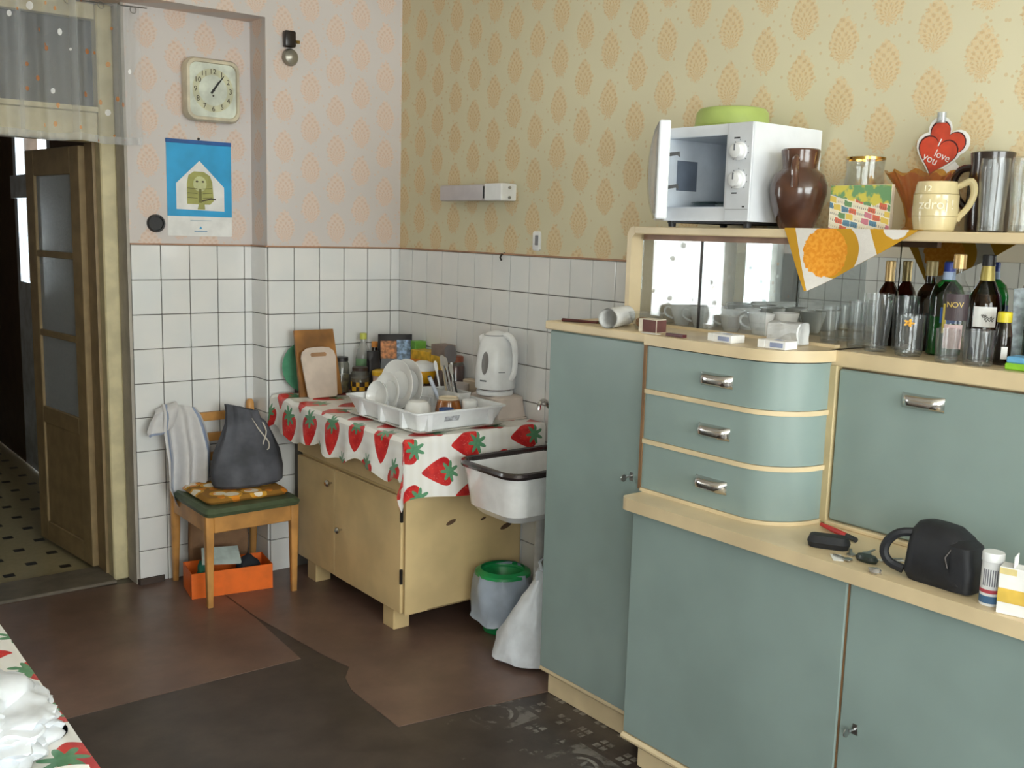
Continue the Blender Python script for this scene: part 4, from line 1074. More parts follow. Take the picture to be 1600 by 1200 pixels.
t = BM(); box(t, -0.235, -0.222, -2.756, -2.573, SH, SH + 0.118, 0.001); obj('card_box', t, P('box_white', (222, 214, 196), 0.6), PC)
t = BM(); box(t, -0.2362, -0.2352, -2.755, -2.574, SH + 0.001, SH + 0.117); obj('picture', t, town_print(), PC)

AM = glass('amber_glass', (248, 212, 122), 1.2, 0.04, 1.5, 0.04)
t = BM(); seg = 48; rr = []
for r, z, fl in ((0.034, 0.0, 0), (0.036, 0.006, 0), (0.026, 0.012, 0), (0.024, 0.03, 0.05), (0.034, 0.07, 0.05), (0.052, 0.11, 0.06), (0.082, 0.150, 0.07), (0.079, 0.150, 0.07), (0.048, 0.108, 0.06), (0.030, 0.07, 0.05), (0.018, 0.035, 0.05)):
    rr.append([Vector((-0.165 + r * (1 + fl * math.sin(a * 9)) * math.cos(a), -2.787 + r * (1 + fl * math.sin(a * 9)) * math.sin(a), SH + z + (0.006 * math.sin(a * 9 + 1) if z > 0.14 else 0))) for a in [2 * PI * i / seg for i in range(seg)]])
rings(t, rr); solo('amber_vase', t, AM, 'flared amber glass vase with a wavy rim', 'vase', smooth=True)

MUGM = P('mug_glaze', (212, 196, 152), 0.2, var=0.05, coat=0.4)
MG = thing('barrel_mug', 'pale yellow barrel shaped ceramic mug with raised lettering', 'mug', (-0.235, -2.878, SH))
mc = (-0.235, -2.878, SH)
t = BM(); lathe(t, tumbler([(0.044, 0.0), (0.048, 0.004), (0.0535, 0.035), (0.0545, 0.06), (0.0535, 0.062), (0.0535, 0.088), (0.052, 0.09), (0.049, 0.112), (0.046, 0.121)], 0.004, 0.01), mc, 36); mb = obj('mug_body', t, MUGM, MG, True)
for z, r in ((0.036, 0.0538), (0.090, 0.0532)):
    t = BM(); rings(t, [[Vector((mc[0] + q * math.cos(a), mc[1] + q * math.sin(a), SH + h)) for a in [2 * PI * i / 36 for i in range(36)]] for q, h in ((r, z), (r + 0.0016, z + 0.001), (r, z + 0.002))], False, False); obj('hoop', t, MUGM, mb, True)
hd_ = Vector((0.40, -0.92, 0)).normalized()
t = BM(); tube(t, [Vector(mc) + hd_ * d + Vector((0, 0, z)) for d, z in ((0.046, 0.108), (0.062, 0.117), (0.076, 0.122), (0.084, 0.105), (0.082, 0.08), (0.07, 0.055), (0.054, 0.036), (0.052, 0.025))], 0.008, 10, taper=[0.007, 0.008, 0.0095, 0.009, 0.008, 0.0075, 0.008, 0.006]); obj('mug_handle', t, MUGM, MG, True)
LETT = P('raised_letters', (242, 234, 208), 0.3)
vd = Vector((-0.87, -0.50, 0)).normalized()
def wrap_text(s, size, z, a_mid, rad, parent, mat, step):
    n = len(s)
    for i, chh in enumerate(s):
        if chh == ' ': continue
        a = a_mid + (i - (n - 1) / 2) * step
        d_ = Vector((math.cos(a), math.sin(a), 0))
        text('letter', chh, size, mat, parent, FR(d_, Vector(mc) + d_ * rad + Vector((0, 0, z))), 0.003)
am = math.atan2(vd.y, vd.x)
wrap_text('zdroj!', 0.034, 0.064, am + 0.05, 0.0535, mb, LETT, 0.28)
wrap_text('12', 0.020, 0.102, am - 0.45, 0.0505, mb, LETT, 0.22)

# heart card on a clear capped flask
HB = thing('heart_card', 'red I love you hearts card on a clear capped holder', 'card', (-0.045, -2.766, SH))
HO = Vector((-0.045, -2.766, 1.845)); HM = FR('-X', HO)
s_ = 0.000194
def hp(cx, cy, w, rot, k=1.0, n=36):
    o = []
    for i in range(n):
        tt = 2 * PI * i / n
        x = 16 * math.sin(tt) ** 3; y = 13 * math.cos(tt) - 5 * math.cos(2 * tt) - 2 * math.cos(3 * tt) - math.cos(4 * tt) + 2.5
        x, y = x / 32 * w * k, y / 32 * w * k
        o.append(((cx - 400) * s_ + x * math.cos(rot) - y * math.sin(rot), (620 - cy) * s_ + x * math.sin(rot) + y * math.cos(rot)))
    return o
def hpart(name, pts, off, th, mat):
    t = BM(); prism(t, pts, th, HM @ Matrix.Translation((0, 0, off))); return obj(name, t, mat, HB)
CARD = P('white_card', (238, 238, 236), 0.5, var=0.02)
RED = P('heart_red', (204, 72, 46), 0.4, var=0.14, scale=16); REDD = P('heart_dark_edge', (72, 24, 26), 0.4)
hpart('backing_card', [(-0.055, 0.028), (-0.028, 0.045), (0.065, -0.055), (0.03, -0.135), (-0.01, -0.135), (-0.02, -0.06)], -0.004, 0.001, CARD)
hpart('barcode', [(0.022, -0.082), (0.038, -0.066), (0.046, -0.078), (0.030, -0.092)], -0.003, 0.0008, P('barcode_grey', (130, 130, 134), 0.6))
hpart('support', [(-0.012, -0.2185), (0.014, -0.2185), (0.012, -0.06), (-0.01, -0.06)], -0.0035, 0.001, CARD)
hpart('white_border', hp(450, 560, 0.108, -0.62, 1.2), -0.0022, 0.0014, CARD); hpart('white_border', hp(360, 730, 0.112, -0.26, 1.16), -0.0012, 0.0016, CARD)
hpart('heart_edge', hp(450, 560, 0.108, -0.62, 1.04), -0.0008, 0.0014, REDD); hpart('heart', hp(455, 565, 0.108, -0.62, 0.98), 0.0, 0.0010, RED)
hpart('heart_edge', hp(360, 730, 0.112, -0.26, 1.03), 0.0008, 0.0008, REDD); hpart('heart', hp(363, 735, 0.112, -0.26, 0.97), 0.0014, 0.0008, RED)
WHI = P('white_ink', (244, 244, 242), 0.5)
for s, cx, cy, sz, ro in (('I', 408, 545, 0.030, -0.42), ('love', 462, 722, 0.028, -0.42), ('you', 292, 755, 0.030, -0.45)):
    text('lettering', s, sz, WHI, HB, HM @ Matrix.Translation(((cx - 400) * s_, (620 - cy) * s_, 0.0026)) @ Matrix.Rotation(ro, 4, 'Z'), 0.001)
t = BM(); lathe(t, [(0.012, 0), (0.012, 0.028), (0.0105, 0.028), (0.0105, 0.002)], (HO.x - 0.002, HO.y - 0.001, HO.z + 0.066), 16); obj('cap', t, glass('cap_glass', (240, 244, 246), 2.0, 0.05, 1.5, 0.25), HB, True)

DK = P('dark_stoneware', (40, 28, 26), 0.2, coat=0.4)
J2 = thing('dark_jug', 'tall very dark brown jug behind the clear glasses', 'jug', (-0.066, -2.925, SH))
t = BM(); lathe(t, [(0.046, 0), (0.052, 0.006), (0.055, 0.06), (0.053, 0.13), (0.050, 0.17), (0.053, 0.20), (0.049, 0.202), (0.046, 0.17), (0.048, 0.02)], (-0.066, -2.925, SH), 30); obj('jug_body', t, DK, J2, True)
t = BM(); tube(t, [(-0.072, -2.875, SH + 0.165), (-0.076, -2.85, SH + 0.16), (-0.078, -2.834, SH + 0.135), (-0.077, -2.838, SH + 0.10), (-0.074, -2.86, SH + 0.07), (-0.072, -2.875, SH + 0.055)], 0.010, 10); obj('jug_handle', t, DK, J2, True)
tg = 'tall clear beer glasses at the right end of the shelf'
PG = [(0.026, 0), (0.029, 0.004), (0.028, 0.03), (0.031, 0.10), (0.0335, 0.14), (0.0315, 0.172)]
drinking_glass('beer_glass', (-0.24, -3.022, SH), PG, 'tall clear beer glass next to the pale yellow mug', tg, bt=0.018)
drinking_glass('beer_glass', (-0.24, -3.096, SH), PG, 'tall clear beer glass cut off by the right edge of the photo', tg, bt=0.018)
drinking_glass('beer_glass', (-0.14, -3.066, SH), PG, 'tall clear beer glass behind the front pair', tg, bt=0.018)

# kitchen cloth hanging from the shelf
def sun_cloth():
    m = Mat('sunflower_tea_cloth', 0.85); y, z, _ = m.xyz('UV')
    nz = m.noise(90.0, m.comb(y, z, 0.0), 3)
    r1 = ((y - 0.135) * (y - 0.135) + (z + 0.062) * (z + 0.062)).sqrt() + (nz - 0.5) * 0.016
    r2 = ((y - 0.165) * (y - 0.165) + (z + 0.058) * (z + 0.058)).sqrt()
    r3 = ((y - 0.335) * (y - 0.335) + (z - 0.012) * (z - 0.012)).sqrt() + (nz - 0.5) * 0.01
    OCH = (196, 146, 30)
    c = m.mix(nz, (226, 222, 216), (212, 208, 202))
    c = m.mix(((r2 / 0.072) * (r2 / 0.072)).lt(1.0) * y.gt(0.12), c, OCH)
    c = m.mix(r1.lt(0.066), c, m.mix(nz.ss(0.4, 0.6), (224, 142, 28), (236, 162, 52)))
    edge = (y + z * 0.34)
    c = m.mix(edge.lt(0.035), c, OCH)
    c = m.mix((y + z * 0.45).gt(0.262), c, OCH); c = m.mix(r3.lt(0.036), c, (224, 220, 214))
    m.base(c); m.bump(m.noise(220.0), 0.25, 0.002); return m.m
SUN = sun_cloth()
KC = thing('kitchen_cloth', 'white cloth with orange suns and ochre border hanging from the shelf', 'cloth', (-0.31, -2.68, 1.46))
top = [(-2.486, 0.0), (-2.877, 0.0)]
def hem(s):                                      # s: 0..1 along the shelf from left to right
    y = 0.391 * s
    pts = [(0.0, 0.004), (0.086, 0.170), (0.30, 0.058), (0.391, 0.003)]
    for (a, za), (c_, zc) in zip(pts, pts[1:]):
        if y <= c_ + 1e-6: return za + (zc - za) * (y - a) / (c_ - a)
    return 0.003
def kf(u, v):
    dpt = hem(u) * v; skew = dpt * 0.02
    return (-0.3035 - 0.004 - 0.010 * dpt / 0.17 * (1 + math.sin(u * 11)), -2.486 - 0.391 * u - skew, 1.6275 - dpt)
t = BM(); sheet(t, 46, 16, kf, lambda u, v: (0.391 * u, -hem(u) * v)); thicken(t, 0.0012); obj('hanging_part', t, SUN, KC, True)
t = BM(); sheet(t, 30, 6, lambda u, v: (-0.3075 + 0.19 * v, -2.486 - 0.391 * u, 1.6276), lambda u, v: (0.391 * u, 0.19 * v)); thicken(t, -0.0006)
bmesh.ops.translate(t, verts=t.verts, vec=(0, 0, -0.0004)); obj('lying_part', t, SUN, KC, True)
# ---------------------------------------------------------------- in the hutch
CT = ZC + 0.0005
cg = 'white cups behind the hutch glass'
def make_cup(c, ang, label, s=1.0):
    o = thing('coffee_cup', label, 'cup', c, cg)
    t = BM(); lathe(t, tumbler([(0.020 * s, 0.0), (0.023 * s, 0.003), (0.026 * s, 0.012), (0.036 * s, 0.045), (0.041 * s, 0.066)], 0.0025, 0.006), c, 26); obj('bowl', t, CERAM, o, True)
    d = Vector((math.cos(ang), math.sin(ang), 0))
    t = BM(); tube(t, [Vector(c) + d * r * s + Vector((0, 0, z)) for r, z in ((0.036, 0.052), (0.050, 0.058), (0.060, 0.048), (0.058, 0.034), (0.044, 0.024), (0.030, 0.020))], 0.0038, 8); obj('cup_handle', t, CERAM, o, True)
for x, y, a, l in ((-0.15, -1.985, 2.0, 'white cup nearest the left end of the hutch'), (-0.17, -2.085, 2.2, 'second white cup from the left behind the glass'), (-0.17, -2.205, 2.1, 'third white cup from the left behind the glass'),
                   (-0.18, -2.325, 2.2, 'white cup behind the crumpled foil packet'), (-0.08, -2.05, 0.8, 'white cup in the rear row left of the pane joint'), (-0.075, -2.19, 2.6, 'white cup in the rear row right of the pane joint'), (-0.08, -2.34, 1.8, 'white cup in the rear row farthest right')):
    make_cup((x, y, CT), a, l)
gg = 'clear drinking glasses in the hutch'
S1 = [(0.023, 0), (0.025, 0.003), (0.027, 0.10)]; S2 = [(0.020, 0), (0.022, 0.003), (0.024, 0.125)]; S3 = [(0.026, 0), (0.029, 0.003), (0.034, 0.08), (0.037, 0.152)]; S4 = [(0.028, 0), (0.031, 0.003), (0.034, 0.145)]
S5 = [(0.029, 0), (0.033, 0.004), (0.035, 0.03), (0.0335, 0.034), (0.036, 0.06), (0.0345, 0.064), (0.036, 0.105)]; S6 = [(0.024, 0), (0.026, 0.003), (0.0285, 0.082)]; S7 = [(0.031, 0), (0.034, 0.004), (0.036, 0.084)]
for c, pr, l in (((-0.15, -2.545), S1, 'short clear glass just right of the foil packet'), ((-0.10, -2.62), S2, 'narrow clear glass second from the left of the row'), ((-0.19, -2.655), S2, 'narrow clear glass third from the left of the row'),
                 ((-0.225, -2.738), S3, 'large clear tumbler in front of the thin brown bottle'), ((-0.12, -2.755), S4, 'clear tumbler standing right behind the large one'), ((-0.235, -2.838), S5, 'ribbed beer mug style glass with an orange sticker'),
                 ((-0.275, -2.962), S6, 'small clear glass in front of the label bottle'), ((-0.258, -3.032), S7, 'squat clear glass before the brown syrup bottle'), ((-0.06, -2.53), S1, 'short clear glass against the mirror by the foil packet')):
    o = drinking_glass('drinking_glass', (c[0], c[1], CT), pr, l, gg)
    if 'sticker' in l:
        dv = Vector((-0.9, -0.42, 0)).normalized(); t = BM()
        prism(t, [((0.008 + 0.003 * math.cos(5 * a)) * math.cos(a) * 1.3, (0.008 + 0.003 * math.cos(5 * a)) * math.sin(a)) for a in [2 * PI * i / 30 for i in range(30)]], 0.0005, FR(dv, Vector((c[0], c[1], CT + 0.086)) + dv * 0.0358)); obj('sticker', t, P('orange_sticker', (232, 160, 50), 0.5, var=0.3, scale=120), o)
def bottle(name, c, prof, gm, label, liquid=None, cap=None, labels=(), neck=None, seg=28):
    o = thing(name, label, 'bottle', c)
    t = BM(); lathe(t, prof, c, seg); bo = obj('bottle_body', t, gm, o, True)
    if liquid:
        m, lvl = liquid; lp_ = [(max(0.002, r - 0.003), z) for r, z in prof if z <= lvl]; lp_[0] = (lp_[0][0], 0.004); lp_.append((lp_[-1][0], lvl))
        t = BM(); lathe(t, lp_, c, seg); obj('liquid', t, m, bo, True)
    if neck:
        m, z0, z1, r0, r1 = neck; t = BM(); lathe(t, [(r0, z0), (r1, z1)], c, 20); obj('neck_foil', t, m, o, True)
    if cap:
        m, r, z0, z1 = cap; t = BM(); lathe(t, [(r, z0), (r, z1 - 0.002), (r - 0.002, z1)], c, 20); obj('cap', t, m, o, True)
    for nm, m, r, z0, z1, a0, a1 in labels:
        t = BM(); n = 12
        rr = [[Vector((c[0] + r * math.cos(a), c[1] + r * math.sin(a), c[2] + z)) for z in (z0, z1)] for a in [a0 + (a1 - a0) * i / n for i in range(n + 1)]]
        vv = [[t.verts.new(p) for p in q] for q in rr]
        for i in range(n): t.faces.new((vv[i][0], vv[i + 1][0], vv[i + 1][1], vv[i][1]))
        thicken(t, 0.0005); obj(nm, t, m, bo)
    return o
FA = math.atan2(-0.55, -0.85)                     # towards the room
GRN = glass('green_glass', (96, 196, 128), 1.3); BRN = glass('brown_glass', (120, 62, 26), 1.2); OLV = glass('olive_glass', (150, 120, 40), 1.2)
FOIL = P('gold_foil', (186, 156, 104), 0.35, metal=0.4)
LIQ = P('dark_syrup', (30, 18, 12), 0.2); LIQ2 = P('brown_liqueur', (66, 42, 16), 0.2); BLC = P('blue_cap', (30, 56, 150), 0.4)
bottle('liqueur_bottle', (-0.055, -2.66, CT), [(0.03, 0), (0.032, 0.004), (0.032, 0.12), (0.026, 0.15), (0.0125, 0.175), (0.0115, 0.225)], BRN, 'slim brown liqueur bottle with gold neck behind the tumblers', (LIQ, 0.14), (FOIL, 0.0135, 0.212, 0.235), neck=(FOIL, 0.178, 0.212, 0.0132, 0.0128))
bottle('liqueur_bottle', (-0.06, -2.785, CT), [(0.036, 0), (0.038, 0.004), (0.038, 0.12), (0.030, 0.16), (0.014, 0.18), (0.0135, 0.232)], BRN, 'dark brown bottle with dull gold neck behind the green bottle', (LIQ, 0.16), (P('dull_gold', (150, 134, 92), 0.4, metal=0.3), 0.0155, 0.20, 0.24))
bottle('spirit_bottle', (-0.128, -2.872, CT), [(0.038, 0), (0.042, 0.004), (0.042, 0.15), (0.034, 0.178), (0.016, 0.195), (0.013, 0.225)], GRN, 'green glass spirit bottle with blue cap and blue label', (P('green_liqueur', (36, 120, 66), 0.2), 0.10), (BLC, 0.0145, 0.215, 0.240),
       [('label', P('label_blue', (44, 92, 160), 0.5), 0.0425, 0.085, 0.125, FA - 0.4, FA + 1.0), ('label_band', P('label_yellow', (222, 196, 52), 0.5), 0.0432, 0.06, 0.135, FA - 0.25, FA - 0.05)], (P('label_white_blue', (170, 190, 222), 0.5), 0.19, 0.215, 0.0165, 0.0150))
VB = bottle('spirit_bottle', (-0.215, -2.944, CT), [(0.028, 0), (0.031, 0.004), (0.032, 0.16), (0.028, 0.178), (0.015, 0.198), (0.0125, 0.225), (0.0125, 0.25)], GLASS, 'clear spirit bottle with a dark lettered label and gold cap', None, (FOIL, 0.0150, 0.226, 0.262),
       [('label', P('dark_label', (66, 54, 58), 0.5), 0.0326, 0.10, 0.165, FA - 0.9, FA + 0.9), ('label', P('pink_label', (206, 178, 176), 0.5), 0.0326, 0.03, 0.09, FA - 0.9, FA + 0.5)])
lb = [c for c in VB.children][0].children[0]
GT = P('gold_print', (206, 178, 92), 0.4)
def curved_word(s, size, c, r, z, a_mid, step, parent, mat):
    for i, q in enumerate(s):
        a = a_mid + (i - (len(s) - 1) / 2) * step; d = Vector((math.cos(a), math.sin(a), 0))
        text('letter', q, size, mat, parent, FR(d, Vector(c) + d * r + Vector((0, 0, z))), 0.0008)
curved_word('NOV', 0.019, (-0.215, -2.944, CT), 0.0330, 0.138, FA - 0.15, 0.42, lb, GT)
bottle('syrup_bottle', (-0.14, -2.978, CT), [(0.036, 0), (0.039, 0.004), (0.039, 0.13), (0.036, 0.16), (0.017, 0.20), (0.0135, 0.235), (0.0135, 0.25)], OLV, 'brown bottle with black cap and handwritten white label', (LIQ2, 0.165), (BLACKP, 0.0158, 0.234, 0.262),
       [('label', PAPER, 0.0395, 0.085, 0.135, FA - 0.75, FA + 0.65)], (P('gold_olive', (176, 160, 88), 0.4, metal=0.3), 0.198, 0.234, 0.0180, 0.0150))
sb_ = [o for o in COL.objects if o.name.startswith('syrup_bottle')][0]
for z, w, a in ((0.108, 0.026, 0.15), (0.102, 0.022, 0.18), (0.113, 0.012, -0.12)):
    d = Vector((math.cos(FA + a), math.sin(FA + a), 0)); t = BM()
    tube(t, [FR(d, Vector((-0.14, -2.978, CT + z)) + d * 0.0402) @ Vector((w * (k / 8 - 0.5), 0.004 * math.sin(k * 2.4), 0)) for k in range(9)], 0.0007, 5); obj('pen_mark', t, INK, sb_)
bottle('sauce_bottle', (-0.19, -3.055, CT), [(0.018, 0), (0.020, 0.004), (0.0205, 0.07), (0.017, 0.09), (0.014, 0.105)], glass('sauce_glass', (190, 180, 170), 1.2), 'small sauce bottle with a yellow cap', (LIQ, 0.068), (P('yellow_cap', (232, 214, 44), 0.4), 0.0165, 0.103, 0.128),
       [('label', PAPER, 0.0213, 0.015, 0.045, FA - 0.2, FA + 0.5)])
bottle('soda_bottle', (-0.10, -3.10, CT), [(0.034, 0), (0.037, 0.006), (0.037, 0.12), (0.030, 0.16), (0.013, 0.20), (0.012, 0.22)], glass('pet_plastic', (206, 214, 206), 1.5), 'plastic bottle with navy cap and red label at the right', None, (P('navy_cap', (36, 44, 72), 0.4), 0.0145, 0.212, 0.235),
       [('label', P('red_white_label', (196, 84, 80), 0.5), 0.0376, 0.07, 0.115, FA - 1.2, FA + 1.2)])
t = BM(); prism(t, [(-0.018, 0), (0.026, 0.0), (0.018, 0.185), (-0.024, 0.178)], 0.010, FR((-0.85, -0.5, 0.05), (-0.06, -3.035, CT + 0.0005)))
solo('snack_pouch', t, P('blue_pouch', (150, 164, 172), 0.35, var=0.3, scale=40), 'pale blue shiny pouch leaning behind the yellow cap bottle', 'pouch')
t = BM(); sheet(t, 14, 16, lambda u, v: (-0.032 - 0.010 * math.sin(u * 8 + v), -3.225 + 0.11 * u + 0.02 * v, CT + 0.245 * v + 0.0005)); thicken(t, 0.004)
solo('pink_cloth', t, P('pink_cotton', (206, 110, 168), 0.8), 'pink cloth hanging at the right end of the hutch', 'cloth', smooth=True)
SP = thing('scouring_sponge', 'blue and green sponge at the right end of the counter', 'sponge', (-0.245, -3.145, CT))
t = BM(); box(t, -0.275, -0.215, -3.19, -3.105, CT, CT + 0.016, 0.003); obj('green_layer', t, P('green_sponge', (140, 200, 50), 0.8, bump=0.4), SP)
t = BM(); box(t, -0.273, -0.217, -3.188, -3.107, CT + 0.016, CT + 0.031, 0.003); obj('blue_layer', t, P('blue_sponge', (110, 180, 226), 0.8, bump=0.4), SP)
t = BM(); lathe(t, [(0.010, 0), (0.010, 0.022)], (-0.20, -3.10, CT), 12); solo('bottle_cap', t, P('red_cap', (206, 56, 44), 0.4), 'small red screw cap beside the sponge', 'cap')

# ---------------------------------------------------------------- on the counter in front
t = BM(); rr = []
Mr = Matrix.Translation((-0.405, -1.945, ZC + 0.0315)) @ Matrix.Rotation(math.atan2(0.10, 0.20), 4, 'Z') @ Matrix.Rotation(PI / 2, 4, 'Y')
lathe(t, [(0.031, -0.085), (0.031, 0.085), (0.0285, 0.085), (0.0285, -0.085)], seg=28, cap0=False, cap1=False, M=Mr)
bmesh.ops.translate(t, verts=t.verts, vec=Mr.to_translation() * 0)
solo('paper_roll', t, PAPER, 'rolled sheet of white paper on the tall cupboard', 'paper roll', smooth=True)
t = BM(); lathe(t, tumbler([(0.030, 0), (0.034, 0.003), (0.050, 0.025), (0.056, 0.050)]), (-0.36, -2.028, ZC + 0.0005), 30); solo('glass_bowl', t, GLASS, 'small glass bowl holding odds and ends behind the matchbox', 'bowl', smooth=True)
t = crumple((-0.36, -2.028, ZC + 0.009), 0.033, 0.033, 0.016, 4.4, 3, 0.3, 5); solo('nut_pieces', t, P('nutshell', (150, 108, 72), 0.7, var=0.3, scale=60), 'brown bits lying in the small glass bowl', 'nuts')
MB_ = thing('matchbox', 'matchbox with a brown striking side standing on the counter', 'matchbox', (-0.415, -2.105, ZC))
Mm = Matrix.Translation((-0.425, -2.108, ZC)) @ Matrix.Rotation(0.08, 4, 'Z')
def mb(nm, x0, x1, y0, y1, z0, z1, m):
    t = BM(); box(t, x0, x1, y0, y1, z0, z1, 0.0006); bmesh.ops.transform(t, matrix=Mm, verts=t.verts); obj(nm, t, m, MB_)
mb('sleeve', -0.022, 0.024, -0.042, 0.026, 0.0005, 0.040, P('matchbox_card', (226, 218, 200), 0.6)); mb('striking_side', -0.0232, -0.0222, -0.041, 0.010, 0.002, 0.038, P('striker_brown', (104, 66, 62), 0.7)); mb('striking_side', -0.021, 0.023, -0.0432, -0.0422, 0.002, 0.038, MATS['striker_brown'])
def pack(c, rz, label):
    o = thing('cigarette_pack', label, 'cigarette pack', c, 'white cigarette packs on the counter'); Mp = Matrix.Translation(c) @ Matrix.Rotation(rz, 4, 'Z')
    def q(nm, x0, x1, y0, y1, z0, z1, m, par=o):
        t = BM(); box(t, x0, x1, y0, y1, z0, z1, 0.001); bmesh.ops.transform(t, matrix=Mp, verts=t.verts); return obj(nm, t, m, par)
    q('pack_body', -0.027, 0.027, -0.044, 0.020, 0.0, 0.022, PAPER); q('flip_lid', -0.0275, 0.0275, 0.021, 0.044, 0.0, 0.0225, PAPER)
    q('warning_print', -0.0278, -0.0274, -0.036, 0.004, 0.005, 0.017, P('pack_print', (150, 160, 190), 0.6)); q('emblem', -0.010, 0.010, -0.015, 0.005, 0.0218, 0.0224, MATS['pack_print'])
pack((-0.43, -2.405, ZC + 0.0005), -0.05, 'white cigarette pack in the middle of the drawer counter')
pack((-0.425, -2.575, ZC + 0.0005), 0.03, 'white cigarette pack in front of the foil packet')
t = BM(); box(t, -0.33, -0.278, -2.57, -2.462, ZC + 0.001, ZC + 0.060, 0.003)
bmesh.ops.subdivide_edges(t, edges=t.edges[:], cuts=4, use_grid_fill=True)
for v in t.verts:
    if v.co.z > ZC + 0.004:
        p = v.co * 38; v.co += Vector((noise.noise(p), noise.noise(p + Vector((5, 0, 0))), noise.noise(p + Vector((0, 9, 0))))) * 0.006
solo('foil_packet', t, P('silver_paper', (206, 208, 208), 0.4, metal=0.1, var=0.1, bump=0.6, bscale=25), 'crumpled silvery paper packet on the counter before the glasses', 'packet')
t = BM(); lathe(t, tumbler([(0.020, 0), (0.022, 0.002), (0.024, 0.03)]), (-0.30, -1.80, ZC + 0.0005), 20); solo('small_glass', t, GLASS, 'tiny shot glass at the far left of the cupboard top', 'glass', smooth=True)
t = BM(); tube(t, [(-0.45, -1.735, ZC + 0.006), (-0.43, -1.80, ZC + 0.006), (-0.41, -1.86, ZC + 0.006)], 0.005, 8, taper=[0.0055, 0.005, 0.004]); solo('marker_pen', t, P('dark_red_plastic', (82, 34, 34), 0.4), 'dark marker pen at the left corner of the cupboard top', 'pen', smooth=True)
t = BM(); box(t, -0.39, -0.37, -1.91, -1.83, ZC + 0.0005, ZC + 0.008, 0.002); solo('penknife', t, P('olive_plastic', (90, 84, 60), 0.5), 'small olive penknife beside the paper roll', 'penknife')
t = BM(); lathe(t, [(0.034, 0), (0.036, 0.005), (0.036, 0.06), (0.034, 0.065)], (-0.17, -1.80, ZC + 0.0005), 22); solo('dark_tin', t, P('grey_tin', (96, 94, 94), 0.4), 'round dark grey tin behind the paper roll', 'tin', smooth=True)
t = BM(); tube(t, [(-0.25, -1.815, ZC + 0.068), (-0.19, -1.85, ZC + 0.0725)], 0.005, 8)
bmesh.ops.translate(t, verts=t.verts, vec=(0.06, 0.03, 0.0)); solo('red_pencil', t, P('red_lacquer', (196, 44, 48), 0.4), 'red pencil lying across the dark tin', 'pencil', smooth=True)
for y, x, l, c in ((-2.15, -0.468, 'white paper slip under the front of the matchbox', PAPER), (-2.245, -0.462, 'dark thin lighter lying right of the matchbox', P('dark_plum', (84, 40, 46), 0.4))):
    t = BM(); box(t, x - 0.008, x + 0.010, y - 0.035, y + 0.030, ZC + 0.0004, ZC + (0.002 if c is PAPER else 0.009), 0.0005); solo('paper_slip' if c is PAPER else 'lighter', t, c, l, 'paper' if c is PAPER else 'lighter')

# ---------------------------------------------------------------- on the ledge
LZ = 0.8395
CBG = P('black_nylon', (24, 26, 32), 0.6, var=0.2, scale=20, bump=0.4, bscale=60)
CM = thing('camera_bag', 'black camera bag with a side loop on the ledge', 'bag', (-0.49, -3.115, LZ))
t = BM()
def yrr(z, cx, cy, hx, hy, r): return rrect(cx - hx, cx + hx, cy - hy, cy + hy, r, z, 4)
rings(t, [yrr(LZ, -0.49, -3.12, 0.052, 0.082, 0.03), yrr(LZ + 0.02, -0.49, -3.12, 0.062, 0.092, 0.035), yrr(LZ + 0.09, -0.485, -3.118, 0.058, 0.088, 0.035), yrr(LZ + 0.125, -0.48, -3.105, 0.050, 0.075, 0.035), yrr(LZ + 0.146, -0.475, -3.095, 0.036, 0.055, 0.03), yrr(LZ + 0.153, -0.475, -3.09, 0.018, 0.03, 0.015)]); obj('bag_body', t, CBG, CM, True)
t = BM(); rings(t, [yrr(LZ + 0.004, -0.50, -3.185, 0.048, 0.034, 0.02), yrr(LZ + 0.06, -0.50, -3.186, 0.052, 0.036, 0.022), yrr(LZ + 0.115, -0.495, -3.175, 0.044, 0.032, 0.022), yrr(LZ + 0.128, -0.49, -3.17, 0.028, 0.02, 0.015)]); obj('side_pocket', t, CBG, CM, True)
t = BM(); tube(t, [(-0.51, -3.04, LZ + 0.118), (-0.53, -3.01, LZ + 0.112), (-0.54, -2.985, LZ + 0.085), (-0.545, -2.98, LZ + 0.055), (-0.54, -2.995, LZ + 0.03), (-0.53, -3.03, LZ + 0.018)], 0.012, 8); obj('strap_loop', t, CBG, CM, True)
t = BM(); tube(t, [(-0.535, -3.16, LZ + 0.11), (-0.549, -3.15, LZ + 0.085), (-0.552, -3.16, LZ + 0.06)], 0.0025, 6); obj('zip', t, DARKM, CM, True)
CM.scale = (0.87, 0.87, 0.87)
t = BM(); M_ = Matrix.Translation((-0.485, -2.815, LZ)) @ Matrix.Rotation(-1.05, 4, 'Z')
rings(t, [[M_ @ p for p in rrect(-0.048, 0.048, -0.022, 0.022, 0.02, 0.0)], [M_ @ p for p in rrect(-0.052, 0.052, -0.026, 0.026, 0.022, 0.014)], [M_ @ p for p in rrect(-0.046, 0.046, -0.018, 0.018, 0.016, 0.030)]]); solo('black_pouch', t, CBG, 'small black pouch on the ledge near the drawers', 'pouch', smooth=True)
RP = thing('pocket_knife', 'red pocket knife lying against the panel behind the pouch', 'knife', (-0.375, -2.77, LZ))
t = BM(); tube(t, [(-0.352, -2.70, LZ + 0.008), (-0.372, -2.76, LZ + 0.008), (-0.385, -2.80, LZ + 0.008)], 0.0075, 8, taper=[0.005, 0.0075, 0.007]); obj('knife_grip', t, P('bright_red_plastic', (196, 36, 36), 0.4), RP, True)
t = BM(); tube(t, [(-0.384, -2.798, LZ + 0.008), (-0.398, -2.835, LZ + 0.008)], 0.007, 8); obj('knife_end', t, BLACKP, RP, True)
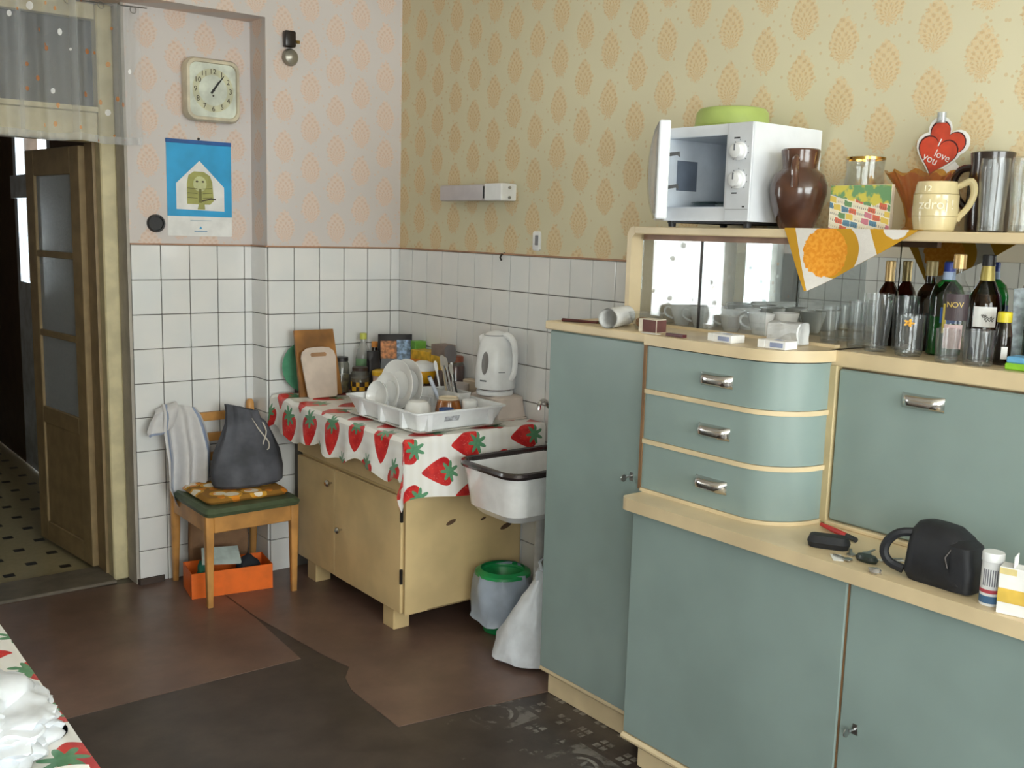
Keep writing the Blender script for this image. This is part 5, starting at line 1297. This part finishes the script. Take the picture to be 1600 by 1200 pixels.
KB = thing('key_bunch', 'bunch of keys with a dark fob on the ledge', 'keys', (-0.50, -2.93, LZ))
t = BM(); rings(t, [[Vector((-0.505 + 0.017 * math.cos(a) * k, -2.935 + 0.030 * math.sin(a) * k, LZ + z)) for a in [2 * PI * i / 16 for i in range(16)]] for k, z in ((0.85, 0), (1, 0.007), (0.8, 0.015))]); obj('fob', t, P('dark_green_plastic', (34, 44, 40), 0.35), KB, True)
for i, (dx, dy, rz) in enumerate(((0.012, 0.05, 0.6), (-0.035, 0.028, 1.5), (0.035, -0.03, -0.5), (0.03, 0.02, 0.1))):
    t = BM(); Mk = Matrix.Translation((-0.505 + dx, -2.935 + dy, LZ + 0.0006 + i * 0.0026)) @ Matrix.Rotation(rz, 4, 'Z')
    prism(t, [(0.011 * math.cos(a), 0.011 * math.sin(a)) for a in [0.4 + 2 * PI * k / 14 for k in range(13)]] + [(0.011, -0.003), (0.04, -0.003), (0.044, 0.0), (0.04, 0.004), (0.034, 0.002), (0.028, 0.0045), (0.011, 0.004)], 0.0022, Mk); obj('key', t, STEEL, KB)
t = BM(); prism(t, [(-0.02, -0.008), (0.03, -0.012), (0.032, 0.014), (-0.018, 0.016)], 0.0008, Matrix.Translation((-0.545, -2.885, LZ + 0.0004)) @ Matrix.Rotation(0.8, 4, 'Z')); solo('paper_scrap', t, PAPER, 'white paper scrap left of the keys', 'paper')
t = BM(); prism(t, [(-0.03, -0.008), (0.03, -0.009), (0.03, 0.010), (-0.03, 0.008)], 0.0008, Matrix.Translation((-0.448, -2.965, LZ + 0.0004)) @ Matrix.Rotation(-0.6, 4, 'Z')); solo('paper_scrap', t, PAPER, 'white paper strip between the keys and the camera bag', 'paper')
t = crumple((-0.565, -2.995, LZ + 0.0005), 0.012, 0.016, 0.008, 2.2, 2, 0.4, 5); solo('foil_blister', t, P('crumpled_foil', (190, 188, 186), 0.25, metal=0.8), 'crumpled bit of silver foil before the camera bag loop', 'foil')
TU = thing('tablet_tube', 'white tablet tube with red and blue print beside the bag', 'tube', (-0.535, -3.248, LZ)); tc = (-0.535, -3.248, LZ)
t = BM(); lathe(t, [(0.020, 0), (0.021, 0.002), (0.021, 0.095), (0.019, 0.096)], tc, 24); obj('tube_body', t, WHITEP, TU, True)
t = BM(); lathe(t, [(0.0225, 0.096), (0.0225, 0.112), (0.021, 0.115)], tc, 24); obj('tube_lid', t, WHITEP, TU, True)
for z0, z1, c, n_ in ((0.006, 0.022, (70, 110, 150), 'blue_band'), (0.028, 0.036, (190, 70, 84), 'red_band')):
    t = BM(); lathe(t, [(0.0213, z0), (0.0213, z1)], tc, 24, cap0=False, cap1=False); obj('print_band', t, P(n_, c, 0.4), TU, True)
for i in range(7):
    a = FA - 0.9 + 0.22 * i; d = Vector((math.cos(a), math.sin(a), 0)); t = BM(); prism(t, [(-0.0011, -0.018), (0.0011, -0.018), (0.0011, 0.018), (-0.0011, 0.018)], 0.0006, FR(d, Vector(tc) + d * 0.0209 + Vector((0, 0, 0.062)))); obj('print_line', t, P('print_grey', (120, 120, 130), 0.6), TU)
MDX = thing('medicine_box', 'open white and yellow medicine box at the right end of the ledge', 'box', (-0.545, -3.308, LZ))
Mx = Matrix.Translation((-0.545, -3.308, LZ)) @ Matrix.Rotation(0.25, 4, 'Z')
def mx(nm, x0, x1, y0, y1, z0, z1, m):
    t = BM(); box(t, x0, x1, y0, y1, z0, z1, 0.0006); bmesh.ops.transform(t, matrix=Mx, verts=t.verts); obj(nm, t, m, MDX)
mx('carton', -0.02, 0.02, -0.033, 0.033, 0, 0.10, PAPER); mx('yellow_print', -0.0208, -0.0202, -0.026, 0.033, 0.025, 0.055, P('yellow_print', (226, 190, 84), 0.5)); mx('yellow_print', -0.0208, -0.0202, 0.0, 0.033, 0.085, 0.098, P('pale_yellow_print', (232, 214, 150), 0.5))
mx('carton_flap', -0.019, 0.019, 0.006, 0.008, 0.10, 0.125, PAPER)
t = BM(); box(t, -0.565, -0.52, -3.41, -3.352, LZ, LZ + 0.09, 0.001); solo('orange_box', t, P('orange_print', (226, 128, 40), 0.5), 'orange medicine box at the very right edge of the ledge', 'box')
# ---------------------------------------------------------------- dish corner on the strawberry oilcloth
RK = thing('dish_rack', 'white plastic dish rack on a drip tray on the oilcloth', 'dish rack', (-0.4, -0.85, TOP))
t = BM(); rings(t, [rrect(-0.59, -0.205, -1.095, -0.585, 0.02, TOP), rrect(-0.61, -0.185, -1.115, -0.565, 0.02, TOP + 0.010), rrect(-0.605, -0.19, -1.11, -0.57, 0.02, TOP + 0.010), rrect(-0.585, -0.21, -1.09, -0.59, 0.02, TOP + 0.004)], closed=True)
box(t, -0.586, -0.208, -1.091, -0.589, TOP + 0.0005, TOP + 0.004); obj('drip_tray', t, P('tray_white', (226, 224, 214), 0.35), RK, True)
rb = TOP + 0.006
t = BM(); rings(t, [rrect(-0.575, -0.22, -1.08, -0.60, 0.02, rb), rrect(-0.605, -0.19, -1.11, -0.57, 0.02, rb + 0.07), rrect(-0.612, -0.183, -1.117, -0.563, 0.02, rb + 0.07), rrect(-0.612, -0.183, -1.117, -0.563, 0.02, rb + 0.076), rrect(-0.601, -0.194, -1.106, -0.574, 0.02, rb + 0.076), rrect(-0.572, -0.223, -1.077, -0.603, 0.02, rb + 0.004)], closed=True)
box(t, -0.573, -0.222, -1.078, -0.602, rb, rb + 0.004); tray = obj('basket', t, WHITEP, RK, True)
for x in (-0.545, -0.26):
    t = BM(); prism(t, [(-0.008, 0), (0.008, 0), (0.012, 0.066), (-0.012, 0.066)], 0.03, FR('-Y', (x, -1.078, rb))); obj('buttress', t, WHITEP, tray)
for y in (-0.99, -0.83, -0.68):
    t = BM(); prism(t, [(-0.008, 0), (0.008, 0), (0.012, 0.066), (-0.012, 0.066)], 0.03, FR('-X', (-0.573, y, rb))); obj('buttress', t, WHITEP, tray)
t = BM(); prism(t, [(-0.033, -0.011), (0.033, -0.011), (0.033, 0.011), (-0.033, 0.011)], 0.001, FR((0, -1, -0.42), (-0.44, -1.0985, rb + 0.042))); obj('sticker', t, P('grey_sticker', (186, 188, 194), 0.4, var=0.2, scale=80), tray)
for i in range(7):
    x = -0.485 + 0.042 * i; t = BM()
    tube(t, [(x, -0.62, rb + 0.003), (x, -0.62, rb + 0.05), (x, -0.70, rb + 0.05), (x, -0.70, rb + 0.003)], 0.0025, 6); obj('plate_peg', t, WHITEP, tray, True)
dg = 'white plates standing in the dish rack'
def plate(c, r, label, tilt, cat='plate', prof=None, name='dinner_plate'):
    pr = prof or [(r * 0.55, 0.0), (r * 0.6, 0.002), (r * 0.68, 0.010), (r, 0.020), (r, 0.023), (r * 0.66, 0.013), (r * 0.56, 0.005)]
    d = Vector((-1, -0.12, tilt)).normalized(); t = BM(); lathe(t, pr, seg=36, M=FR(d, (0, 0, 0)))
    zmin = min(v.co.z for v in t.verts); bmesh.ops.translate(t, verts=t.verts, vec=(c[0], c[1], rb + 0.0045 - zmin))
    solo(name, t, CERAM, label, cat, dg, True)
plate((-0.352, -0.66, 0), 0.107, 'large white plate at the back of the rack row', 0.10)
plate((-0.402, -0.66, 0), 0.107, 'large white plate in front of the rear plate', 0.12)
plate((-0.452, -0.665, 0), 0.082, 'medium white plate standing behind the small dish', 0.14)
plate((-0.496, -0.67, 0), 0.068, 'small white dish at the front of the rack row', 0.18, 'dish', [(0.04, 0), (0.044, 0.002), (0.062, 0.016), (0.068, 0.030), (0.065, 0.030), (0.058, 0.018), (0.04, 0.004)], 'small_dish')
t = BM(); lathe(t, [(0.056, 0.0), (0.058, 0.004), (0.052, 0.045), (0.040, 0.064), (0.026, 0.068)], (-0.425, -0.835, rb + 0.0045), 28); solo('white_bowl', t, CERAM, 'white bowl upside down in the middle of the rack', 'bowl', smooth=True)
BB = thing('brown_bowl', 'brown glazed bowl with cream foot upside down in the rack', 'bowl', (-0.32, -0.90, rb + 0.0045))
t = BM(); lathe(t, [(0.050, 0.0), (0.056, 0.006), (0.056, 0.03), (0.046, 0.070), (0.040, 0.074)], (-0.32, -0.90, rb + 0.0045), 28); obj('bowl', t, P('caramel_glaze', (156, 92, 38), 0.15, var=0.25, scale=12, coat=0.5), BB, True)
t = BM(); lathe(t, [(0.041, 0.073), (0.041, 0.082), (0.037, 0.082), (0.035, 0.075)], (-0.32, -0.90, rb + 0.0045), 28); obj('foot_ring', t, P('cream_glaze', (222, 206, 176), 0.2), BB, True)
t = BM(); lathe(t, tumbler([(0.022, 0.0), (0.026, 0.004), (0.030, 0.05)]), (-0.375, -0.965, rb + 0.0045), 22); solo('blue_cup', t, P('blue_plastic', (70, 96, 150), 0.4), 'small blue cup between the two upturned bowls', 'cup', smooth=True)
t = BM(); lathe(t, tumbler([(0.026, 0.0), (0.029, 0.004), (0.032, 0.075)]), (-0.262, -0.965, rb + 0.0045), 22); solo('white_cup', t, CERAM, 'white cup right of the brown bowl in the rack', 'cup', smooth=True)
# cutlery box in the rack and what stands in it
CU = thing('cutlery_cup', 'translucent cutlery holder in the right end of the rack', 'holder', (-0.245, -0.83, rb + 0.0045))
t = BM(); rings(t, [rrect(-0.275, -0.225, -0.91, -0.73, 0.012, rb + 0.0045), rrect(-0.282, -0.215, -0.92, -0.72, 0.014, rb + 0.10), rrect(-0.279, -0.218, -0.917, -0.723, 0.013, rb + 0.10), rrect(-0.272, -0.228, -0.907, -0.733, 0.011, rb + 0.008)]); obj('holder', t, P('grey_white_plastic', (206, 206, 204), 0.4), CU, True)
def stick(name, p0, p1, r0, r1, mat, label, cat, blade=None, flatk=1.0, group=None):
    p0, p1 = Vector(p0), Vector(p1); o = thing(name, label, cat, p0, group)
    t = BM(); tube(t, [p0.lerp(p1, i / 6) for i in range(7)], r0, 8, taper=[r0 + (r1 - r0) * i / 6 for i in range(7)]); obj('shaft', t, mat, o, True)
    if blade:
        m, w, l, nm = blade; d = (p1 - p0).normalized(); t = BM()
        side = d.cross(Vector((0.62, 0.78, 0))).normalized(); nn = side.cross(d)
        rr = []
        for k, ww in ((0, 0.25), (0.15, 0.8), (0.5, 1.0), (0.85, 0.9), (1.0, 0.45)):
            c = p1 + d * (l * k - 0.004); rr.append([c + side * (w * ww) + nn * 0.001, c + side * (w * ww) - nn * 0.001, c - side * (w * ww) - nn * 0.001, c - side * (w * ww) + nn * 0.001])
        rings(t, rr); obj(nm, t, m, o)
hb = rb + 0.0095
stick('spatula', (-0.242, -0.84, hb), (-0.195, -0.735, hb + 0.19), 0.004, 0.005, WHITEP, 'long spatula with a dark grey blade leaning to the wall', 'spatula', (P('dark_grey_nylon', (96, 92, 94), 0.5), 0.026, 0.085, 'blade'))
stick('dish_brush', (-0.262, -0.78, hb), (-0.305, -0.735, hb + 0.135), 0.007, 0.009, P('pale_blue_plastic', (196, 204, 220), 0.4), 'pale dish brush handle with a dark collar leaning left', 'brush', (P('navy_bristle', (48, 68, 96), 0.8), 0.008, 0.012, 'collar'))
kg = 'cutlery standing in the holder'
for i, (y, dy, h, m, l) in enumerate(((-0.885, 0.02, 0.10, BLACKP, 'black handled knife nearest the camera in the holder'), (-0.865, 0.015, 0.125, STEEL, 'steel knife behind the black handled knife'), (-0.84, 0.03, 0.15, STEEL, 'steel fork in the middle of the holder'), (-0.815, 0.03, 0.155, STEEL, 'steel spoon standing highest in the holder'), (-0.795, 0.01, 0.135, P('beech_handle', (206, 190, 160), 0.5), 'pale wooden spoon in the cutlery holder'), (-0.755, 0.02, 0.125, WHITEP, 'white plastic ladle handle at the far end of the holder'))):
    stick('cutlery', (-0.245, y, hb), (-0.235, y + dy + 0.05, hb + h + 0.025), 0.0035, 0.0045, m, l, 'cutlery', (m, 0.011 if 'spoon' in l else 0.008, 0.05, 'blade'), group=kg)

# upturned basin with kettle
BA = thing('upturned_basin', 'pale square basin upside down under the kettle', 'basin', (-0.10, -0.93, TOP))
t = BM(); rings(t, [rrect(-0.178, -0.012, -1.045, -0.80, 0.025, TOP), rrect(-0.178, -0.012, -1.045, -0.80, 0.025, TOP + 0.006), rrect(-0.172, -0.016, -1.038, -0.806, 0.025, TOP + 0.006), rrect(-0.160, -0.020, -1.025, -0.818, 0.03, TOP + 0.085), rrect(-0.150, -0.028, -1.012, -0.83, 0.03, TOP + 0.093)]); obj('basin', t, P('beige_plastic', (214, 200, 190), 0.4, var=0.03), BA, True)
KT = thing('electric_kettle', 'white electric kettle with an oval water window', 'kettle', (-0.098, -0.925, TOP + 0.0935))
kz = TOP + 0.0935; kc = (-0.104, -0.925)
t = BM(); lathe(t, [(0.076, 0), (0.078, 0.004), (0.078, 0.014), (0.07, 0.020)], (kc[0], kc[1], kz), 32); obj('power_base', t, WHITEP, KT, True)
t = BM(); lathe(t, [(0.068, 0.019), (0.071, 0.026)], (kc[0], kc[1], kz), 32); obj('base_gap', t, P('dark_brown_plastic', (84, 66, 56), 0.5), KT, True)
t = BM(); lathe(t, [(0.082, 0.026), (0.084, 0.032), (0.083, 0.10), (0.076, 0.17), (0.064, 0.22), (0.048, 0.247), (0.032, 0.258), (0.012, 0.264)], (kc[0], kc[1], kz), 36); kb = obj('kettle_body', t, WHITEP, KT, True)
t = BM(); lathe(t, [(0.0505, 0.2440), (0.051, 0.2465), (0.0492, 0.248)], (kc[0], kc[1], kz), 30, cap0=False, cap1=False); obj('lid_seam', t, P('grey_seam', (170, 172, 176), 0.5), KT, True)
hdv = Vector((0.25, -0.97, 0)).normalized(); kv = Vector((kc[0], kc[1], kz))
t = BM(); tube(t, [kv + hdv * r + Vector((0, 0, z)) for r, z in ((0.04, 0.242), (0.06, 0.247), (0.084, 0.232), (0.098, 0.2), (0.102, 0.155), (0.1, 0.115), (0.094, 0.085), (0.08, 0.07))], 0.013, 10, taper=[0.014, 0.015, 0.014, 0.013, 0.012, 0.012, 0.012, 0.012]); obj('kettle_handle', t, WHITEP, KT, True)
spv = Vector((-0.3, 0.95, 0)).normalized()
t = BM(); tube(t, [kv + spv * r + Vector((0, 0, z)) for r, z in ((0.045, 0.20), (0.062, 0.222), (0.074, 0.238))], 0.02, 10, taper=[0.03, 0.022, 0.014]); obj('spout', t, WHITEP, KT, True)
wd = Vector((-0.80, -0.60, 0)).normalized(); wd = Matrix.Rotation(-0.30, 3, 'Z') @ wd
t = BM(); n = 20
def on_body(a, k, out):
    z = 0.135 + 0.047 * k * math.sin(a); off = 0.016 * k * math.cos(a)
    rad = 0.0833 if z < 0.10 else 0.083 - 0.007 * (z - 0.10) / 0.07 if z < 0.17 else 0.076 - 0.012 * (z - 0.17) / 0.05
    sd = Vector((-wd.y, wd.x, 0)); return kv + (wd * math.sqrt(max(0, rad * rad - off * off)) + sd * off) * out + Vector((0, 0, z))
rings(t, [[on_body(2 * PI * i / n, k, o_) for i in range(n)] for k, o_ in ((1.0, 0.985), (1.0, 1.012), (0.7, 1.014), (0.35, 1.014), (0.05, 1.014))], False, True)
bmesh.ops.recalc_face_normals(t, faces=t.faces[:]); obj('water_window', t, P('smoky_window', (128, 124, 122), 0.25), kb)
ld = Matrix.Rotation(-0.05, 3, 'Z') @ wd
t = BM(); prism(t, [(-0.016, -0.003), (0.016, -0.003), (0.016, 0.003), (-0.016, 0.003)], 0.0015, FR(ld, kv + ld * 0.0832 + Vector((0, 0, 0.062)))); obj('maker_mark', t, P('grey_lettering', (120, 124, 130), 0.5), kb)
sd_ = Matrix.Rotation(0.9, 3, 'Z') @ wd
t = BM(); prism(t, [(-0.014, -0.0015), (0.014, -0.0015), (0.014, 0.0015), (-0.014, 0.0015)], 0.002, FR(sd_, kv + sd_ * 0.0826 + Vector((0, 0, 0.10)))); obj('level_mark', t, MATS['grey_lettering'], kb)

# boards leaning in the corner
def leaning(pts, th, x, y_base, y_top, h, roll=0.0):
    ang = math.atan2(y_top - y_base, h)
    t = BM(); prism(t, pts, th, Matrix.Translation((x, y_base, TOP + 0.006)) @ Matrix.Rotation(-ang, 4, 'X') @ Matrix(((1, 0, 0, 0), (0, 0, -1, 0), (0, 1, 0, 0), (0, 0, 0, 1))) @ Matrix.Rotation(roll, 4, 'Z'))
    zmin = min(v.co.z for v in t.verts); bmesh.ops.translate(t, verts=t.verts, vec=(0, 0, TOP + 0.004 - zmin)); return t
WBD = P('worn_chopping_wood', (160, 108, 50), 0.5, var=0.25, scale=6, bump=0.1)
solo('chopping_board', leaning([(-0.105, 0), (0.105, 0), (0.092, 0.30), (-0.10, 0.30)], 0.014, -0.508, -0.150, -0.085, 0.29), WBD, 'tall brown wooden chopping board leaning on the tiles', 'chopping board')
PLS = P('milky_plastic', (206, 190, 176), 0.4, var=0.05)
CBP = thing('cutting_board', 'milky plastic cutting board with a slot handle in front of the wooden one', 'cutting board', (-0.52, -0.15, TOP))
pp = [(-0.072, 0.008), (-0.064, 0), (0.064, 0), (0.072, 0.008), (0.086, 0.18), (0.078, 0.208), (0.055, 0.224), (0.02, 0.228), (-0.02, 0.228), (-0.055, 0.224), (-0.078, 0.208), (-0.086, 0.18)]
t = leaning(pp, 0.007, -0.522, -0.200, -0.145, 0.22); obj('board', t, PLS, CBP)
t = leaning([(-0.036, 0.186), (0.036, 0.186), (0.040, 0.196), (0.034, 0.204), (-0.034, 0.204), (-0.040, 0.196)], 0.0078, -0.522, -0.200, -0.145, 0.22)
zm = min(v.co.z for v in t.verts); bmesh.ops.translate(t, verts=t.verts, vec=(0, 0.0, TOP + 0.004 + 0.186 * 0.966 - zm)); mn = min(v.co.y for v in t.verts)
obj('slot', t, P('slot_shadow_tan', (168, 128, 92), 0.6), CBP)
GP = P('green_melamine', (92, 158, 124), 0.25, coat=0.3)
def round_lean(r, x, y, label, mat, name, tilt=0.10, cat='plate'):
    t = BM(); d = Vector((-0.12, -0.98, tilt)).normalized()
    lathe(t, [(r * 0.55, 0), (r * 0.62, 0.002), (r * 0.7, 0.009), (r, 0.02), (r, 0.024), (r * 0.68, 0.013), (r * 0.56, 0.006)], seg=36, M=FR(d, (0, 0, 0)))
    zmin = min(v.co.z for v in t.verts); bmesh.ops.translate(t, verts=t.verts, vec=(x, y, TOP + 0.010 - zmin)); solo(name, t, mat, label, cat, smooth=True)
round_lean(0.118, -0.525, -0.040, 'green plate leaning behind the chopping boards', GP, 'green_plate')
# jars and packets by the corner
def jar(name, c, r, h, lid, label, fill=None, cat='jar', lab=None):
    o = thing(name, label, cat, (c[0], c[1], TOP)); cc = (c[0], c[1], TOP + 0.003)
    t = BM(); lathe(t, [(r * 0.92, 0), (r, 0.004), (r, h * 0.78), (r * 0.8, h * 0.88), (r * 0.8, h * 0.9)], cc, 24); g = obj('glass_body', t, glass('jar_glass', (214, 216, 208), 1.2, 0.03, 1.5, 0.08), o, True)
    if fill: t = BM(); lathe(t, [(r * 0.9, 0.004), (r * 0.95, fill[1] * h)], cc, 24); obj('contents', t, fill[0], g, True)
    t = BM(); lathe(t, [(r * 0.86, h * 0.88), (r * 0.86, h - 0.002), (r * 0.8, h)], cc, 24); obj('lid', t, lid, o, True)
    if lab: t = BM(); lathe(t, [(r * 1.01, h * 0.2), (r * 1.01, h * 0.5)], cc, 24, cap0=False, cap1=False); obj('label', t, lab, g, True)
jar('preserve_jar', (-0.37, -0.095), 0.036, 0.165, P('dark_lid', (46, 44, 44), 0.4), 'tall glass jar with a dark lid right of the boards', (P('pickles', (146, 128, 84), 0.5, var=0.3, scale=40), 0.5))
def chk():
    m = Mat('black_yellow_label', 0.5); v = m.nt.nodes.new('ShaderNodeTexCoord').outputs['Object']
    n = m.nt.nodes.new('ShaderNodeTexChecker'); n.inputs['Scale'].default_value = 42; n.inputs[1].default_value = lin((44, 30, 26)); n.inputs[2].default_value = lin((214, 168, 40)); m.nt.links.new(v, n.inputs[0]); m.base(n.outputs[0]); return m.m
jar('honey_jar', (-0.345, -0.225), 0.042, 0.132, P('dark_brown_lid', (58, 40, 34), 0.4), 'squat jar with a black and yellow label', (P('brown_contents', (120, 100, 62), 0.5), 0.62), lab=chk())
YEL = P('yellow_plastic', (232, 188, 46), 0.4); YB = P('yellow_card', (222, 178, 58), 0.5, var=0.15, scale=30)
TUB = thing('margarine_tub', 'tub with a yellow lid behind the rack plates', 'tub', (-0.268, -0.305, TOP))
t = BM(); lathe(t, [(0.042, 0), (0.052, 0.10)], (-0.268, -0.305, TOP + 0.003), 24); obj('tub_body', t, P('pale_pink_plastic', (206, 186, 182), 0.4), TUB, True)
t = BM(); lathe(t, [(0.054, 0.10), (0.054, 0.118), (0.046, 0.122)], (-0.268, -0.305, TOP + 0.003), 24); obj('tub_lid', t, YEL, TUB, True)
def pouch_bag(name, c, w, h, d, rz, mat, label, cat='packet', extra=()):
    o = thing(name, label, cat, (c[0], c[1], TOP)); Mp = Matrix.Translation((c[0], c[1], TOP + 0.003)) @ Matrix.Rotation(rz, 4, 'Z')
    t = BM(); rr = []
    for k in range(9):
        s = k / 8; dd = d * (1 - s ** 2.2) + 0.003; ww = w * (0.96 + 0.05 * math.sin(s * 5))
        rr.append([Mp @ Vector((x * ww, y * dd, h * s + 0.004 * math.sin(x * 6 + s * 8))) for x, y in ((-1, -0.3), (-0.8, -1), (0, -1.15), (0.8, -1), (1, -0.3), (1, 0.3), (0.8, 1), (0, 1.1), (-0.8, 1), (-1, 0.3))])
    rings(t, rr); bd = obj('packet_body', t, mat, o, True)
    for nm, m, x0, x1, z0, z1 in extra:
        t = BM(); vv = []
        for i in range(5):
            x = x0 + (x1 - x0) * i / 4
            for z in (z0, z1):
                s = z / h; dd = d * (1 - s ** 2.2) + 0.003; vv.append(t.verts.new(Mp @ Vector((x, -dd * (1.17 - 0.15 * abs(x) / w) - 0.002, z))))
        for i in range(4): t.faces.new((vv[2 * i], vv[2 * i + 2], vv[2 * i + 3], vv[2 * i + 1]))
        thicken(t, 0.0006); obj(nm, t, m, bd)
    return o
pouch_bag('coffee_packet', (-0.118, -0.155), 0.088, 0.262, 0.042, -0.45, P('black_foil', (30, 27, 32), 0.3), 'black coffee packet with a picture panel in the corner', extra=(('picture_panel', P('tan_picture', (188, 124, 76), 0.5, var=0.3, scale=60), -0.07, 0.005, 0.155, 0.235), ('picture_panel', P('blue_picture', (130, 158, 190), 0.4, var=0.35, scale=60), 0.006, 0.074, 0.145, 0.240), ('label_strip', P('grey_strip', (128, 126, 130), 0.5), -0.04, 0.06, 0.085, 0.11)))
pouch_bag('coffee_packet', (-0.243, -0.168), 0.034, 0.19, 0.030, -0.2, MATS['black_foil'], 'dark packet leaning left of the coffee packet')
# oil bottle in the corner, cloudy
bottle('oil_bottle', (-0.242, -0.072, TOP + 0.003), [(0.03, 0), (0.034, 0.005), (0.035, 0.15), (0.028, 0.19), (0.014, 0.22), (0.013, 0.25)], glass('cloudy_plastic', (226, 224, 214), 1.2, 0.1, 1.5, 0.35), 'cloudy plastic oil bottle in the corner of the tiles', None, (P('green_yellow_cap', (190, 196, 90), 0.4), 0.0165, 0.24, 0.268), [('label', P('green_label', (120, 160, 120), 0.5), 0.0356, 0.10, 0.15, FA - 1.3, FA + 1.3)])
bottle('vinegar_bottle', (-0.165, -0.046, TOP + 0.003), [(0.024, 0), (0.028, 0.004), (0.028, 0.13), (0.014, 0.175), (0.013, 0.20)], BRN, 'small brown bottle with orange cap beside the oil bottle', (LIQ2, 0.12), (P('orange_cap', (232, 150, 70), 0.4), 0.0155, 0.195, 0.222))
def carton(name, c, sx, sy, h, rz, mat, label, cat='box', z0=None, strip=None):
    z = TOP + 0.003 if z0 is None else z0
    o = thing(name, label, cat, (c[0], c[1], z)); Mp = Matrix.Translation((c[0], c[1], z)) @ Matrix.Rotation(rz, 4, 'Z')
    t = BM(); box(t, -sx, sx, -sy, sy, 0, h, 0.002); bmesh.ops.transform(t, matrix=Mp, verts=t.verts); bd = obj('carton', t, mat, o)
    t = BM(); box(t, -sx * 1.003 - 0.0004, sx * 1.003 + 0.0004, -sy * 1.003 - 0.0004, sy * 1.003 + 0.0004, h * 0.55, h * 0.8); bmesh.ops.transform(t, matrix=Mp, verts=t.verts); obj('print_band', t, strip or PAPER, bd)
    return o
carton('tea_box', (-0.055, -0.335), 0.04, 0.07, 0.205, 0.1, YB, 'yellow food box against the right tiles', strip=P('orange_strip', (224, 140, 60), 0.5))
carton('spice_box', (-0.045, -0.245), 0.03, 0.022, 0.24, 0.0, P('green_card', (110, 170, 70), 0.5), 'narrow green topped box in the tile corner', strip=P('greyish_card', (150, 140, 136), 0.6))
carton('rusk_box', (-0.05, -0.46), 0.038, 0.045, 0.245, -0.05, P('grey_brown_card', (142, 126, 118), 0.6), 'grey brown carton with yellow band behind the pot', strip=YB)
YP = thing('yellow_pot', 'round yellow pot with a white lid among the boxes', 'pot', (-0.155, -0.455, TOP))
t = BM(); lathe(t, [(0.04, 0.0), (0.046, 0.005), (0.046, 0.075)], (-0.155, -0.455, TOP + 0.003), 20); obj('stand', t, P('dark_brown_tin', (70, 48, 40), 0.5), YP, True)
t = BM(); lathe(t, [(0.035, 0.076), (0.05, 0.09), (0.058, 0.12), (0.057, 0.135)], (-0.155, -0.455, TOP + 0.003), 28); obj('pot_body', t, P('strong_yellow', (240, 176, 26), 0.3), YP, True)
t = BM(); lathe(t, [(0.06, 0.135), (0.06, 0.142), (0.045, 0.166), (0.02, 0.176)], (-0.155, -0.455, TOP + 0.003), 28); obj('pot_lid', t, WHITEP, YP, True)
jar('jam_jar', (-0.058, -0.57), 0.042, 0.205, P('rust_lid', (150, 84, 60), 0.5), 'large jar of dark red jam behind the cutlery', (P('dark_jam', (112, 44, 30), 0.3), 0.8))
t = BM(); box(t, -0.062, -0.014, -0.765, -0.632, TOP + 0.003, TOP + 0.115, 0.004); solo('bread_box', t, P('pale_card', (214, 196, 172), 0.6, var=0.06), 'low pale carton between the jam jar and the kettle', 'box')
t = BM(); lathe(t, tumbler([(0.042, 0), (0.048, 0.004), (0.054, 0.10)], 0.002), (-0.122, -0.672, TOP + 0.003), 26); solo('plastic_tub', t, P('translucent_tub', (206, 196, 190), 0.35), 'pale plastic tub right behind the dish rack', 'tub', smooth=True)
t = BM(); sheet(t, 10, 10, lambda u, v: (-0.178 + 0.07 * u, -0.60 + 0.08 * v, TOP + 0.008 + 0.05 * math.sin(PI * u) * (0.5 + 0.5 * v) + 0.01 * math.sin(v * 7 + u * 5))); thicken(t, 0.002); solo('red_cloth', t, P('wine_red_cotton', (120, 36, 40), 0.85), 'wine red cloth crumpled before the yellow pot', 'cloth', smooth=True)
